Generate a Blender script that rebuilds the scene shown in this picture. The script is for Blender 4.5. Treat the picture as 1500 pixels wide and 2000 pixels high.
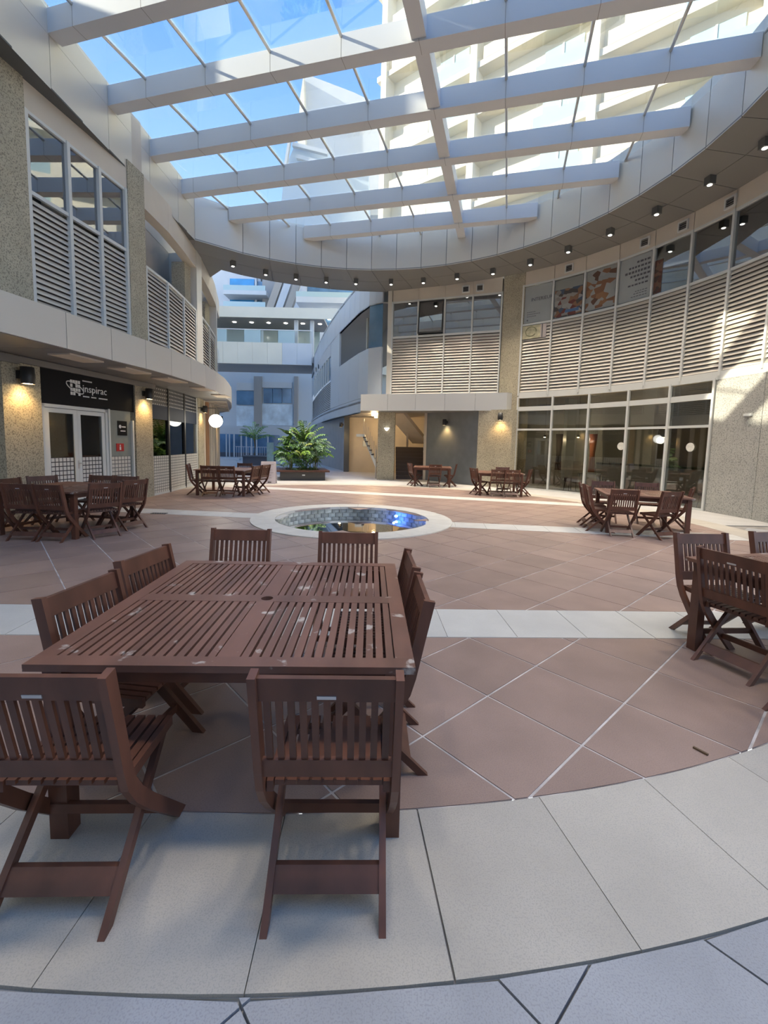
import bpy, math, random
from mathutils import Vector, Matrix
random.seed(7)
for o in list(bpy.data.objects): bpy.data.objects.remove(o)
SC = bpy.context.scene
COL = SC.collection
PI = math.pi
R_ = math.radians

# ------------------------------------------------------------------ camera
F, PYC, PIT, ROL, HC = 858.305, 949.636, 0.0953, 0.024, 1.6
cp, sp = math.cos(PIT), math.sin(PIT)
FW = Vector((0, cp, -sp)); UP0 = Vector((0, sp, cp)); RT0 = Vector((1, 0, 0))
RT = RT0 * math.cos(ROL) + UP0 * math.sin(ROL)
UP = -RT0 * math.sin(ROL) + UP0 * math.cos(ROL)
cam = bpy.data.cameras.new('camera'); cam_o = bpy.data.objects.new('camera', cam); COL.objects.link(cam_o)
cam.sensor_fit = 'HORIZONTAL'; cam.sensor_width = 36.0; cam.lens = F * 36.0 / 1500.0
cam.shift_x = 0.0; cam.shift_y = -(1000.0 - PYC) / 1500.0
cam.clip_start = 0.02; cam.clip_end = 600
m = Matrix((RT, UP, -FW)).transposed().to_4x4(); m.translation = Vector((0, 0, HC)); cam_o.matrix_world = m
SC.camera = cam_o

def pix(x, y, z):
    d = Vector((x, y, z - HC)); w = d.dot(FW)
    if w < 0.05: return None
    return (750 + F * d.dot(RT) / w, PYC - F * d.dot(UP) / w)

# ------------------------------------------------------------------ sky, sun, exposure
W = bpy.data.worlds.new('sky'); SC.world = W; W.use_nodes = True
nt = W.node_tree; nt.nodes.clear()
wo = nt.nodes.new('ShaderNodeOutputWorld'); bg = nt.nodes.new('ShaderNodeBackground')
tc = nt.nodes.new('ShaderNodeTexCoord'); sx = nt.nodes.new('ShaderNodeSeparateXYZ'); rp = nt.nodes.new('ShaderNodeValToRGB')
rp.color_ramp.elements[0].position = 0.0; rp.color_ramp.elements[0].color = (0.80, 0.86, 0.88, 1)
rp.color_ramp.elements[1].position = 0.75; rp.color_ramp.elements[1].color = (0.058, 0.215, 0.60, 1)
e = rp.color_ramp.elements.new(0.35); e.color = (0.30, 0.46, 0.72, 1)
nt.links.new(tc.outputs['Generated'], sx.inputs[0]); nt.links.new(sx.outputs['Z'], rp.inputs[0])
nt.links.new(rp.outputs[0], bg.inputs[0]); bg.inputs[1].default_value = 1.4
nt.links.new(bg.outputs[0], wo.inputs[0])

SUN_V = Vector((0.88, 0.14, -0.43)).normalized()
sl = bpy.data.lights.new('sun', 'SUN'); sl.energy = 6.4; sl.angle = R_(0.6); sl.color = (1.0, 0.90, 0.70)
so = bpy.data.objects.new('sun', sl); COL.objects.link(so); so.rotation_euler = SUN_V.to_track_quat('-Z', 'Y').to_euler(); so.location = (-20, -10, 30)

SC.view_settings.view_transform = 'Standard'; SC.view_settings.look = 'None'
SC.view_settings.exposure = 1.08; SC.view_settings.gamma = 1.0; SC.view_settings.use_curve_mapping = False

# ------------------------------------------------------------------ materials
MATS = {}
def mat(name, col, rough=0.6, metal=0.0, noise=0.0, nscale=8.0, specks=None, sscale=60.0, samt=0.5, bump=0.0, bscale=80.0,
        rnd=0.0, emis=None, estr=0.0, stains=None, spec=0.5, stretch=None, coord='Object', sth=0.5):
    if name in MATS: return MATS[name]
    M = bpy.data.materials.new(name); M.use_nodes = True; MATS[name] = M
    t = M.node_tree; b = t.nodes['Principled BSDF']; N = t.nodes.new; L = t.links.new
    b.inputs['Roughness'].default_value = rough; b.inputs['Metallic'].default_value = metal
    b.inputs['Specular IOR Level'].default_value = spec
    c = (*col, 1.0); b.inputs['Base Color'].default_value = c
    cur = None
    tcn = N('ShaderNodeTexCoord'); src = tcn.outputs[coord]
    if stretch:
        mp = N('ShaderNodeMapping'); mp.inputs['Scale'].default_value = stretch; L(src, mp.inputs[0]); src = mp.outputs[0]
    def mixc(fac, a, bb, blend='MIX'):
        mx = N('ShaderNodeMix'); mx.data_type = 'RGBA'; mx.blend_type = blend
        if isinstance(fac, float): mx.inputs[0].default_value = fac
        else: L(fac, mx.inputs[0])
        for i, v in ((6, a), (7, bb)):
            if isinstance(v, tuple): mx.inputs[i].default_value = v
            else: L(v, mx.inputs[i])
        return mx.outputs[2]
    cur = c
    if noise > 0:
        n = N('ShaderNodeTexNoise'); n.inputs['Scale'].default_value = nscale; n.inputs['Detail'].default_value = 5; L(src, n.inputs['Vector'])
        lo = tuple(max(0, v * (1 - noise)) for v in col) + (1,); hi = tuple(min(1, v * (1 + noise)) for v in col) + (1,)
        mr = N('ShaderNodeMapRange'); mr.inputs[1].default_value = 0.3; mr.inputs[2].default_value = 0.7; L(n.outputs['Fac'], mr.inputs[0])
        cur = mixc(mr.outputs[0], lo, hi)
    if specks is not None:
        v = N('ShaderNodeTexNoise'); v.inputs['Scale'].default_value = sscale; v.inputs['Detail'].default_value = 2.0; L(src, v.inputs['Vector'])
        mr = N('ShaderNodeMapRange'); mr.inputs[1].default_value = sth; mr.inputs[2].default_value = sth + 0.12; mr.inputs[4].default_value = samt
        L(v.outputs['Fac'], mr.inputs[0]); cur = mixc(mr.outputs[0], cur, (*specks, 1))
    if stains is not None:
        v = N('ShaderNodeTexNoise'); v.inputs['Scale'].default_value = stains[1]; v.inputs['Detail'].default_value = 6.0; L(tcn.outputs['Object'], v.inputs['Vector'])
        mr = N('ShaderNodeMapRange'); mr.inputs[1].default_value = stains[2]; mr.inputs[2].default_value = stains[2] + 0.05; mr.inputs[4].default_value = stains[3]
        L(v.outputs['Fac'], mr.inputs[0]); cur = mixc(mr.outputs[0], cur, (*stains[0], 1))
    if rnd > 0:
        oi = N('ShaderNodeObjectInfo'); mr = N('ShaderNodeMapRange'); mr.inputs[3].default_value = 1 - rnd; mr.inputs[4].default_value = 1 + rnd
        L(oi.outputs['Random'], mr.inputs[0]); cb = N('ShaderNodeCombineXYZ')
        for i in range(3): L(mr.outputs[0], cb.inputs[i])
        cur = mixc(1.0, cur, cb.outputs[0], 'MULTIPLY')
    if not isinstance(cur, tuple): L(cur, b.inputs['Base Color'])
    if bump > 0:
        n = N('ShaderNodeTexNoise'); n.inputs['Scale'].default_value = bscale; n.inputs['Detail'].default_value = 3; L(src, n.inputs['Vector'])
        bp = N('ShaderNodeBump'); bp.inputs['Strength'].default_value = bump; bp.inputs['Distance'].default_value = 0.01
        L(n.outputs['Fac'], bp.inputs['Height']); L(bp.outputs[0], b.inputs['Normal'])
    if emis:
        b.inputs['Emission Color'].default_value = (*emis, 1); b.inputs['Emission Strength'].default_value = estr
    return M

def glass(name, tint, gloss=0.08, rough=0.02, fres=1.0, ior=1.5):
    if name in MATS: return MATS[name]
    M = bpy.data.materials.new(name); M.use_nodes = True; MATS[name] = M
    t = M.node_tree; t.nodes.clear(); N = t.nodes.new; L = t.links.new
    o = N('ShaderNodeOutputMaterial'); tr = N('ShaderNodeBsdfTransparent'); gl = N('ShaderNodeBsdfGlossy'); mx = N('ShaderNodeMixShader')
    tr.inputs[0].default_value = (*tint, 1); gl.inputs[0].default_value = (0.95, 0.97, 1, 1); gl.inputs['Roughness'].default_value = rough
    fr = N('ShaderNodeFresnel'); fr.inputs[0].default_value = ior
    ad = N('ShaderNodeMath'); ad.operation = 'MULTIPLY_ADD'; ad.inputs[1].default_value = fres; ad.inputs[2].default_value = gloss; ad.use_clamp = True
    L(fr.outputs[0], ad.inputs[0]); L(ad.outputs[0], mx.inputs[0]); L(tr.outputs[0], mx.inputs[1]); L(gl.outputs[0], mx.inputs[2]); L(mx.outputs[0], o.inputs[0])
    return M

def dots(name, bgc, dotc, sx_, sy_, fill=0.62, rough=0.4):
    """flat print: rows of square dots on UV-less object XZ coordinates (local x along, z up)"""
    if name in MATS: return MATS[name]
    M = bpy.data.materials.new(name); M.use_nodes = True; MATS[name] = M
    t = M.node_tree; b = t.nodes['Principled BSDF']; N = t.nodes.new; L = t.links.new
    b.inputs['Roughness'].default_value = rough
    tcn = N('ShaderNodeTexCoord'); sp_ = N('ShaderNodeSeparateXYZ'); L(tcn.outputs['Object'], sp_.inputs[0])
    def lane(sock, s):
        d = N('ShaderNodeMath'); d.operation = 'DIVIDE'; d.inputs[1].default_value = s; L(sock, d.inputs[0])
        f = N('ShaderNodeMath'); f.operation = 'FRACT'; L(d.outputs[0], f.inputs[0])
        c = N('ShaderNodeMath'); c.operation = 'LESS_THAN'; c.inputs[1].default_value = fill; L(f.outputs[0], c.inputs[0]); return c.outputs[0]
    mu = N('ShaderNodeMath'); mu.operation = 'MULTIPLY'; L(lane(sp_.outputs['X'], sx_), mu.inputs[0]); L(lane(sp_.outputs['Z'], sy_), mu.inputs[1])
    mx = N('ShaderNodeMix'); mx.data_type = 'RGBA'; mx.inputs[6].default_value = (*bgc, 1); mx.inputs[7].default_value = (*dotc, 1)
    L(mu.outputs[0], mx.inputs[0]); L(mx.outputs[2], b.inputs['Base Color'])
    return M

def lamp_mat(name, col, s): return mat(name, (0.8, 0.8, 0.8), 0.5, emis=col, estr=s)

M_brown = mat('terracotta_tile', (0.30, 0.208, 0.168), 0.42, noise=0.13, nscale=2.2, specks=(0.18, 0.122, 0.105), sscale=170, samt=0.35, sth=0.5, rnd=0.09, bump=0.06, bscale=150)
M_beige = mat('beige_slab', (0.44, 0.40, 0.335), 0.6, noise=0.09, nscale=2.5, specks=(0.30, 0.28, 0.25), sscale=190, samt=0.45, sth=0.50, rnd=0.05, bump=0.12, bscale=120, stains=((0.40, 0.36, 0.30), 2.0, 0.62, 0.35))
M_white_slab = mat('white_slab', (0.50, 0.485, 0.44), 0.55, noise=0.06, nscale=3, specks=(0.38, 0.37, 0.34), sscale=190, samt=0.25, sth=0.52, rnd=0.04)
M_grey = mat('grey_slab', (0.33, 0.335, 0.345), 0.6, noise=0.12, nscale=2.5, specks=(0.22, 0.22, 0.23), sscale=170, samt=0.45, rnd=0.07, bump=0.12, bscale=120)
M_grey2 = mat('pale_paving', (0.46, 0.45, 0.43), 0.6, noise=0.07, nscale=2.0, specks=(0.34, 0.33, 0.32), sscale=50, samt=0.35)
M_grout = mat('grout', (0.50, 0.455, 0.42), 0.85, noise=0.35, nscale=5)
M_dgrout = mat('dark_grout', (0.26, 0.245, 0.225), 0.9, noise=0.2, nscale=6)
M_stone = mat('pebble_render', (0.47, 0.42, 0.305), 0.85, noise=0.10, nscale=2.0, specks=(0.20, 0.175, 0.13), sscale=38, samt=0.8, sth=0.50, bump=0.5, bscale=45)
M_stone_g = mat('grey_pebble_render', (0.46, 0.45, 0.405), 0.85, noise=0.08, nscale=2.0, specks=(0.23, 0.225, 0.205), sscale=34, samt=0.75, sth=0.50, bump=0.5, bscale=45)
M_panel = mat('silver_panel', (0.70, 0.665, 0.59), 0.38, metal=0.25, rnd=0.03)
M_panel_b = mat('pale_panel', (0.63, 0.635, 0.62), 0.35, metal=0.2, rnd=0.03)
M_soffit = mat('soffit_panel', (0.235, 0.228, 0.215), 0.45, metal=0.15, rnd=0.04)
M_seam = mat('dark_seam', (0.10, 0.10, 0.10), 0.8)
M_cream = mat('cream_plaster', (0.62, 0.54, 0.43), 0.75, noise=0.05, nscale=2)
M_cream2 = mat('pale_cream_band', (0.66, 0.59, 0.49), 0.6, noise=0.03, nscale=2, rnd=0.03)
M_frame = mat('light_frame', (0.68, 0.69, 0.66), 0.4, metal=0.1)
M_whitef = mat('white_frame', (0.74, 0.75, 0.71), 0.4)
M_slat = mat('louver_slat', (0.60, 0.55, 0.48), 0.4, metal=0.15)
M_slat_b = mat('louver_backing', (0.14, 0.12, 0.105), 0.8)
M_wood = mat('red_brown_wood', (0.112, 0.044, 0.026), 0.42, noise=0.30, nscale=7, stretch=(1, 1, 0.35), rnd=0.14)
M_wood_t = mat('worn_table_wood', (0.165, 0.076, 0.050), 0.40, noise=0.22, nscale=6, stretch=(1, 0.3, 1), rnd=0.12, stains=((0.50, 0.44, 0.38), 9.0, 0.64, 0.75), coord='Object')
M_plate = mat('steel_plate', (0.6, 0.6, 0.6), 0.3, metal=0.8)
M_glass = glass('window_glass', (0.62, 0.64, 0.62), 0.04)
M_glass_d = glass('dark_window_glass', (0.40, 0.42, 0.42), 0.07)
M_glass_up = glass('reflective_window_glass', (0.45, 0.47, 0.47), 0.26, fres=1.0)
M_glass_c = glass('clear_glass', (0.93, 0.95, 0.95), 0.02)
M_skyglass = glass('skylight_glass', (0.88, 0.90, 0.91), 0.01, fres=0.3)
M_beam = mat('beam_cladding', (0.66, 0.67, 0.68), 0.4, metal=0.05)
M_bar = mat('aluminium_bar', (0.60, 0.58, 0.54), 0.3, metal=0.6)
M_black = mat('black_sign', (0.012, 0.013, 0.015), 0.6, spec=0.15)
M_dark = mat('dark_metal', (0.03, 0.029, 0.028), 0.45)
M_dkgrey = mat('dark_grey_wall', (0.185, 0.20, 0.205), 0.75, noise=0.08, nscale=3)
M_blueg = mat('blue_grey_panel', (0.60, 0.65, 0.70), 0.4, metal=0.1, rnd=0.04)
M_letter = mat('white_print', (0.80, 0.80, 0.78), 0.5)
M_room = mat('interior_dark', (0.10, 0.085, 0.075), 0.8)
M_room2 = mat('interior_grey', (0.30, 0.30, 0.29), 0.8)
M_bulb = lamp_mat('warm_bulb', (1.0, 0.72, 0.36), 22.0)
M_bulbw = lamp_mat('white_bulb', (1.0, 0.95, 0.85), 10.0)

# ------------------------------------------------------------------ mesh helpers
class MB:
    def __init__(s): s.v = []; s.f = []
    def add(s, vs, fs):
        n = len(s.v); s.v += [tuple(v) for v in vs]; s.f += [tuple(n + i for i in f) for f in fs]; return s
    def hexa(s, b, t):
        return s.add(list(b) + list(t), [(3, 2, 1, 0), (4, 5, 6, 7), (0, 1, 5, 4), (1, 2, 6, 5), (2, 3, 7, 6), (3, 0, 4, 7)])
    def box(s, x0, x1, y0, y1, z0, z1):
        return s.hexa([(x0, y0, z0), (x1, y0, z0), (x1, y1, z0), (x0, y1, z0)], [(x0, y0, z1), (x1, y0, z1), (x1, y1, z1), (x0, y1, z1)])
    def bar(s, a, b, w, h, up=(0, 0, 1)):
        a, b = Vector(a), Vector(b); d = (b - a).normalized(); u = Vector(up)
        r = d.cross(u)
        if r.length < 1e-4: r = d.cross(Vector((0, 1, 0)))
        r.normalize(); u = r.cross(d).normalized(); r *= w / 2; u *= h / 2
        return s.hexa([a - r - u, a + r - u, b + r - u, b - r - u], [a - r + u, a + r + u, b + r + u, b - r + u])
    def prism(s, poly, z0, z1, bottom=True):
        n = len(poly); vs = [(p[0], p[1], z0) for p in poly] + [(p[0], p[1], z1) for p in poly]
        fs = [tuple(range(n, 2 * n))] + ([tuple(range(n - 1, -1, -1))] if bottom else [])
        fs += [(i, (i + 1) % n, n + (i + 1) % n, n + i) for i in range(n)]
        return s.add(vs, fs)
    def slab(s, a, b, z0, z1, t, off=0.0):
        """vertical slab from plan point a to b, thickness t to the left-hand normal side, pushed off"""
        a, b = Vector(a).to_2d(), Vector(b).to_2d(); d = (b - a).normalized(); n = Vector((-d.y, d.x))
        a0, b0 = a + n * off, b + n * off; a1, b1 = a0 + n * t, b0 + n * t
        return s.hexa([(*a0, z0), (*b0, z0), (*b1, z0), (*a1, z0)], [(*a0, z1), (*b0, z1), (*b1, z1), (*a1, z1)])
    def tube(s, path, r, seg=8, cap=True):
        pts = [Vector(p) for p in path]; n = len(pts); rr = r if isinstance(r, (list, tuple)) else [r] * n; vs = []
        for i, p in enumerate(pts):
            d = (pts[min(i + 1, n - 1)] - pts[max(i - 1, 0)]).normalized()
            a = d.cross(Vector((0, 0, 1)))
            if a.length < 1e-3: a = d.cross(Vector((1, 0, 0)))
            a.normalize(); b = d.cross(a)
            vs += [p + (a * math.cos(2 * PI * k / seg) + b * math.sin(2 * PI * k / seg)) * rr[i] for k in range(seg)]
        fs = [(i * seg + k, i * seg + (k + 1) % seg, (i + 1) * seg + (k + 1) % seg, (i + 1) * seg + k) for i in range(n - 1) for k in range(seg)]
        if cap: fs += [tuple(range(seg - 1, -1, -1)), tuple((n - 1) * seg + k for k in range(seg))]
        return s.add(vs, fs)
    def lathe(s, prof, seg=24, c=(0, 0), a0=0.0, a1=2 * PI):
        full = abs(a1 - a0 - 2 * PI) < 1e-6; m_ = seg if full else seg + 1; n = len(prof)
        vs = [(c[0] + r * math.cos(a0 + (a1 - a0) * k / seg), c[1] + r * math.sin(a0 + (a1 - a0) * k / seg), z) for k in range(m_) for r, z in prof]
        fs = [(k * n + i, ((k + 1) % m_) * n + i, ((k + 1) % m_) * n + i + 1, k * n + i + 1) for k in range(seg) for i in range(n - 1)]
        return s.add(vs, fs)
    def mesh(s, name):
        me = bpy.data.meshes.new(name); me.from_pydata(s.v, [], s.f); me.update()
        return me

def obj(name, mb, m_, parent=None, smooth=False, loc=None, rotz=None, **props):
    me = mb.mesh(name) if isinstance(mb, MB) else mb
    if m_ is not None and not me.materials: me.materials.append(m_)
    if smooth:
        for p_ in me.polygons: p_.use_smooth = True
    o = bpy.data.objects.new(name, me); COL.objects.link(o)
    if parent: o.parent = parent
    if loc is not None: o.location = loc
    if rotz is not None: o.rotation_euler = (0, 0, rotz)
    for k, v in props.items(): o[k] = v
    return o
def empty(name, loc=(0, 0, 0), rotz=0.0, **props):
    o = bpy.data.objects.new(name, None); COL.objects.link(o); o.location = loc; o.rotation_euler = (0, 0, rotz); o.empty_display_size = 0.1
    for k, v in props.items(): o[k] = v
    return o
def struct(name, mb=None, m_=None, label=None, cat=None):
    o = obj(name, mb, m_) if mb is not None else empty(name)
    o['kind'] = 'structure'
    if label: o['label'] = label
    if cat: o['category'] = cat
    return o
def thing(name, label, cat, loc=(0, 0, 0), rotz=0.0, group=None):
    o = empty(name, loc, rotz, label=label, category=cat)
    if group: o['group'] = group
    return o
def tag(o, label, cat, group=None):
    o['label'] = label; o['category'] = cat
    if group: o['group'] = group
    return o
def text_mesh(s, size, thick=0.004):
    cu = bpy.data.curves.new('lettering', 'FONT'); cu.body = s; cu.size = size; cu.extrude = thick; cu.align_x = 'LEFT'; cu.resolution_u = 2
    o = bpy.data.objects.new('lettering', cu); COL.objects.link(o)
    dg = bpy.context.evaluated_depsgraph_get(); me = bpy.data.meshes.new_from_object(o.evaluated_get(dg))
    bpy.data.objects.remove(o); return me
def spot(name, loc, target, energy, col, ang, blend=0.6, rad=0.05, parent=None):
    l = bpy.data.lights.new(name, 'SPOT'); l.energy = energy; l.color = col; l.spot_size = R_(ang); l.spot_blend = blend; l.shadow_soft_size = rad
    o = bpy.data.objects.new(name, l); COL.objects.link(o); o.location = loc
    o.rotation_euler = (Vector(target) - Vector(loc)).to_track_quat('-Z', 'Y').to_euler()
    return o

# convex polygon clipping
def clip(poly, nx, ny, d):            # keep nx*x+ny*y <= d
    out = []
    for i in range(len(poly)):
        a, b = poly[i], poly[(i + 1) % len(poly)]; da = nx * a[0] + ny * a[1] - d; db = nx * b[0] + ny * b[1] - d
        if da <= 0: out.append(a)
        if da * db < 0:
            t = da / (da - db); out.append((a[0] + (b[0] - a[0]) * t, a[1] + (b[1] - a[1]) * t))
    return out
def area(p): return 0.5 * abs(sum(p[i][0] * p[(i + 1) % len(p)][1] - p[(i + 1) % len(p)][0] * p[i][1] for i in range(len(p)))) if len(p) > 2 else 0

# ================================================================== FLOOR
CX, CY = -0.654, 9.307
RF_O, RF_I, R1, R2 = 2.11, 1.621, 7.555, 8.186
def cpt(r, deg, c=(CX, CY)): return (c[0] + r * math.cos(R_(deg)), c[1] + r * math.sin(R_(deg)))
fl = struct('floor', MB().lathe([(R2 - 0.01, -0.022), (60, -0.022)], 96, (CX, CY)), M_dgrout)
obj('grout_bed', MB().lathe([(RF_I + .05, -0.004), (R1, -0.004)], 96, (CX, CY)), M_grout, fl)
obj('ring_bed', MB().lathe([(R1 - .005, -0.013), (R2, -0.013)], 120, (CX, CY)), M_dgrout, fl)

# three straight pale bands across the brown disc
def line2(a, b):                       # normal form  n.p = d with n to the left of a->b
    d = (Vector(b) - Vector(a)).normalized(); n = Vector((-d.y, d.x)); return n.x, n.y, n.x * a[0] + n.y * a[1]
BN0 = line2((-3.06, 3.40), (2.444, 3.631)); BN1 = line2((-3.62, 4.04), (3.002, 4.267))
BM0 = line2((-5.27, 9.36), (4.05, 8.24)); BM1 = line2((-5.615, 9.99), (4.2, 8.83))
BF0 = line2((-4.4, 14.85), (5.2, 12.35)); BF1 = line2((-4.4, 15.5), (5.4, 12.98))
def above(poly, l, g=0.006): return clip(poly, -l[0], -l[1], -(l[2] + g))
def below(poly, l, g=0.006): return clip(poly, l[0], l[1], l[2] - g)
def in_disc(poly, r):
    cx = sum(p[0] for p in poly) / len(poly); cy = sum(p[1] for p in poly) / len(poly)
    if math.hypot(cx - CX, cy - CY) < r - 0.9: return poly
    a0 = math.degrees(math.atan2(cy - CY, cx - CX))
    for k in range(-6, 7):
        a = R_(a0 + k * 0.8); nx, ny = math.cos(a), math.sin(a); poly = clip(poly, nx, ny, nx * CX + ny * CY + r)
        if len(poly) < 3: return []
    return poly
TS, TA = 0.610, -0.8362
U = Vector((math.cos(TA), math.sin(TA))) * TS; V_ = Vector((-U.y, U.x))
def grid_poly(o, i, j, g=0.007):
    c = Vector(o) + U * i + V_ * j; k = 1 - 2 * g / TS
    ctr = c + (U + V_) / 2; return [tuple(ctr + (q - ctr) * k) for q in (c, c + U, c + U + V_, c + V_)]
tiles = []
for o_, reg in (((0.700, 2.696), 0), ((0.892, 6.195), 1), ((0.892, 6.195), 2), ((0.892, 6.195), 3)):
    for i in range(-22, 23):
        for j in range(-22, 23):
            p_ = grid_poly(o_, i, j)
            if min(math.hypot(q[0] - CX, q[1] - CY) for q in p_) > R1 + 0.1: continue
            if reg == 0: p_ = below(p_, BN0)
            elif reg == 1: p_ = above(p_, BN1); p_ = below(p_, BM0) if len(p_) > 2 else p_
            elif reg == 2: p_ = above(p_, BM1); p_ = below(p_, BF0) if len(p_) > 2 else p_
            else: p_ = above(p_, BF1)
            if len(p_) < 3: continue
            p_ = in_disc(p_, R1 - 0.005)
            if len(p_) < 3 or area(p_) < 0.004: continue
            if max(math.hypot(q[0] - CX, q[1] - CY) for q in p_) < RF_O - 0.02: continue
            tiles.append(p_)
def pixarea(p_):
    q = [pix(a, b, 0) for a, b in p_]
    if any(v is None for v in q): return 0
    if max(v[0] for v in q) < -20 or min(v[0] for v in q) > 1520 or min(v[1] for v in q) > 2020: return 0
    return area(q)
def lay(plist, name, m_, z, par, limit, lo=-0.012):
    plist = sorted(plist, key=pixarea, reverse=True); rest = MB()
    for k, p_ in enumerate(plist):
        if k < limit and pixarea(p_) > 30: obj(name, MB().prism(p_, lo, z, False), m_, par)
        else: rest.prism(p_, lo, z, False)
    if rest.v: obj(name + '_field', rest, m_, par, kind='stuff')
lay(tiles, 'tile', M_brown, 0.0, fl, 290)
# pale bands of slabs
def band(a, b, l0, l1, step, holes=None, r=R1):
    a, b = Vector(a), Vector(b); d = (b - a).normalized(); n = Vector((-d.y, d.x)); L = (b - a).length; out = []
    k = 0
    while k * step < L:
        s0, s1 = k * step + 0.003, min((k + 1) * step, L) - 0.003; k += 1
        q = [tuple(a + d * s0 - n * 1), tuple(a + d * s1 - n * 1), tuple(a + d * s1 + n * 2), tuple(a + d * s0 + n * 2)]
        q = above(q, l0, 0.003); q = below(q, l1, 0.003) if len(q) > 2 else q
        if len(q) < 3: continue
        q = in_disc(q, r - 0.004)
        if len(q) < 3: continue
        if max(math.hypot(v[0] - CX, v[1] - CY) for v in q) < RF_O - 0.03: continue
        out.append(q)
    return out
for q in band((-6.02, 3.28), (4.3, 3.70), BN0, BN1, 0.599): obj('slab', MB().prism(q, -0.012, 0.002, False), M_white_slab, fl)
for q in band((-8.1, 9.7), (7.0, 7.9), BM0, BM1, 0.6): obj('slab', MB().prism(q, -0.012, 0.002, False), M_white_slab, fl)
for q in band((-6.0, 15.26), (7.0, 11.88), BF0, BF1, 0.6): obj('slab', MB().prism(q, -0.012, 0.002, False), M_white_slab, fl)
# beige ring of wedge slabs
for k in range(83):
    a0 = -83.65 + k * 4.337 + 0.012; a1 = -83.65 + (k + 1) * 4.337 - 0.012
    q = [cpt(R1 + 0.004, a0 + (a1 - a0) * t / 4) for t in range(5)] + [cpt(R2 - 0.004, a1 + (a0 - a1) * t / 4) for t in range(5)]
    obj('ring_slab', MB().prism(q, -0.013, 0.001, False), M_beige, fl)
# grey diamond slabs outside the ring, pale paving beyond
gt = []
for i in range(-24, 25):
    for j in range(-24, 25):
        p_ = grid_poly((-0.37, 1.10), i, j, 0.004); c = (sum(q[0] for q in p_) / 4, sum(q[1] for q in p_) / 4); r = math.hypot(c[0] - CX, c[1] - CY)
        if r < R2 - 0.45 or r > R2 + 3.4: continue
        a = math.atan2(c[1] - CY, c[0] - CX); nx, ny = math.cos(a), math.sin(a)
        p_ = clip(p_, -nx, -ny, -(nx * CX + ny * CY + R2 + 0.004))
        if len(p_) < 3 or c[1] > 9 or c[0] < -6.3: continue
        if c[1] > -2.2: gt.append(p_)
lay(gt, 'paving_slab', M_grey, 0.0, fl, 250, -0.02)
vz = MB()
for k in range(72):
    a0, a1 = 2 + k * 2.5, 2 + (k + 1) * 2.5
    q = [cpt(R2 + 0.004, a0), cpt(R2 + 45, a0), cpt(R2 + 45, a1), cpt(R2 + 0.004, a1)]
    vz.prism([q[0], q[1], q[2], q[3]], -0.02, -0.002, False)
obj('outer_paving', vz, M_grey2, fl)
wk = MB()
for k in range(40):
    a0, a1 = 182 + k * 1.5, 182 + (k + 1) * 1.5
    wk.prism([cpt(R2 + 0.004, a0), cpt(R2 + 20, a0), cpt(R2 + 20, a1), cpt(R2 + 0.004, a1)], -0.02, -0.004, False)
obj('walkway_paving', wk, M_grey2, fl)
tw = MB().box(-0.035, 0.035, -0.006, 0.006, 0.001, 0.010)
tag(obj('twig', tw, mat('dry_twig', (0.14, 0.09, 0.05), 0.9), loc=(1.73, 2.213, 0.0), rotz=-1.0), 'small dry brown twig lying on a tile near the beige ring', 'twig')

dr_ = thing('floor_drain', 'small dark floor drain on the pale band left of the fountain', 'drain', (-4.82, 9.34, 0))
obj('frame', MB().box(-.16, .16, -.07, -.055, 0, .008).box(-.16, .16, .055, .07, 0, .008).box(-.16, -.145, -.055, .055, 0, .008).box(.145, .16, -.055, .055, 0, .008), M_dark, dr_)
for k in range(6): obj('grate_bar', MB().box(-.135 + k * .05, -.115 + k * .05, -.055, .055, .001, .007), M_dark, dr_)

# ================================================================== FOUNTAIN
ft = thing('fountain', 'round sunken fountain pool with a wide pale stone rim', 'fountain', (CX, CY, 0))
for k in range(24):
    a0, a1 = k * 15 + 0.08, (k + 1) * 15 - 0.08
    q = [cpt(RF_I, a0 + (a1 - a0) * t / 3, (0, 0)) for t in range(4)] + [cpt(RF_O, a1 + (a0 - a1) * t / 3, (0, 0)) for t in range(4)]
    obj('rim_stone', MB().prism(q, -0.04, 0.018), mat('fountain_rim', (0.54, 0.52, 0.46), 0.6, noise=0.06, nscale=4, rnd=0.03), ft)
bt = MB(); n_ = 56
aw = 2 * PI / n_ * 0.94
bt.hexa([(RF_I + .015, -math.tan(aw / 2) * RF_I, -.085), (RF_I + .05, -math.tan(aw / 2) * RF_I, -.085), (RF_I + .05, math.tan(aw / 2) * RF_I, -.085), (RF_I + .015, math.tan(aw / 2) * RF_I, -.085)],
        [(RF_I + .015, -math.tan(aw / 2) * RF_I, 0), (RF_I + .05, -math.tan(aw / 2) * RF_I, 0), (RF_I + .05, math.tan(aw / 2) * RF_I, 0), (RF_I + .015, math.tan(aw / 2) * RF_I, 0)])
btm = bt.mesh('mosaic_tile')
M_mos = mat('mosaic_tile', (0.36, 0.38, 0.34), 0.4, noise=0.35, nscale=9, rnd=0.35)
for row in range(3):
    for k in range(n_):
        obj('mosaic_tile', btm, M_mos, ft, loc=(0, 0, -0.045 - row * 0.09), rotz=2 * PI * (k + 0.5 * (row % 2)) / n_)
obj('basin_wall', MB().lathe([(RF_I + .06, -0.04), (RF_I + .06, -0.5)], 64), M_dgrout, ft)
obj('basin_floor', MB().lathe([(0.0, -0.46), (1.1, -0.46), (1.12, -0.40), (RF_I + .06, -0.40)], 64), mat('basin_floor', (0.34, 0.34, 0.18), 0.6, noise=0.4, nscale=5), ft)
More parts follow.
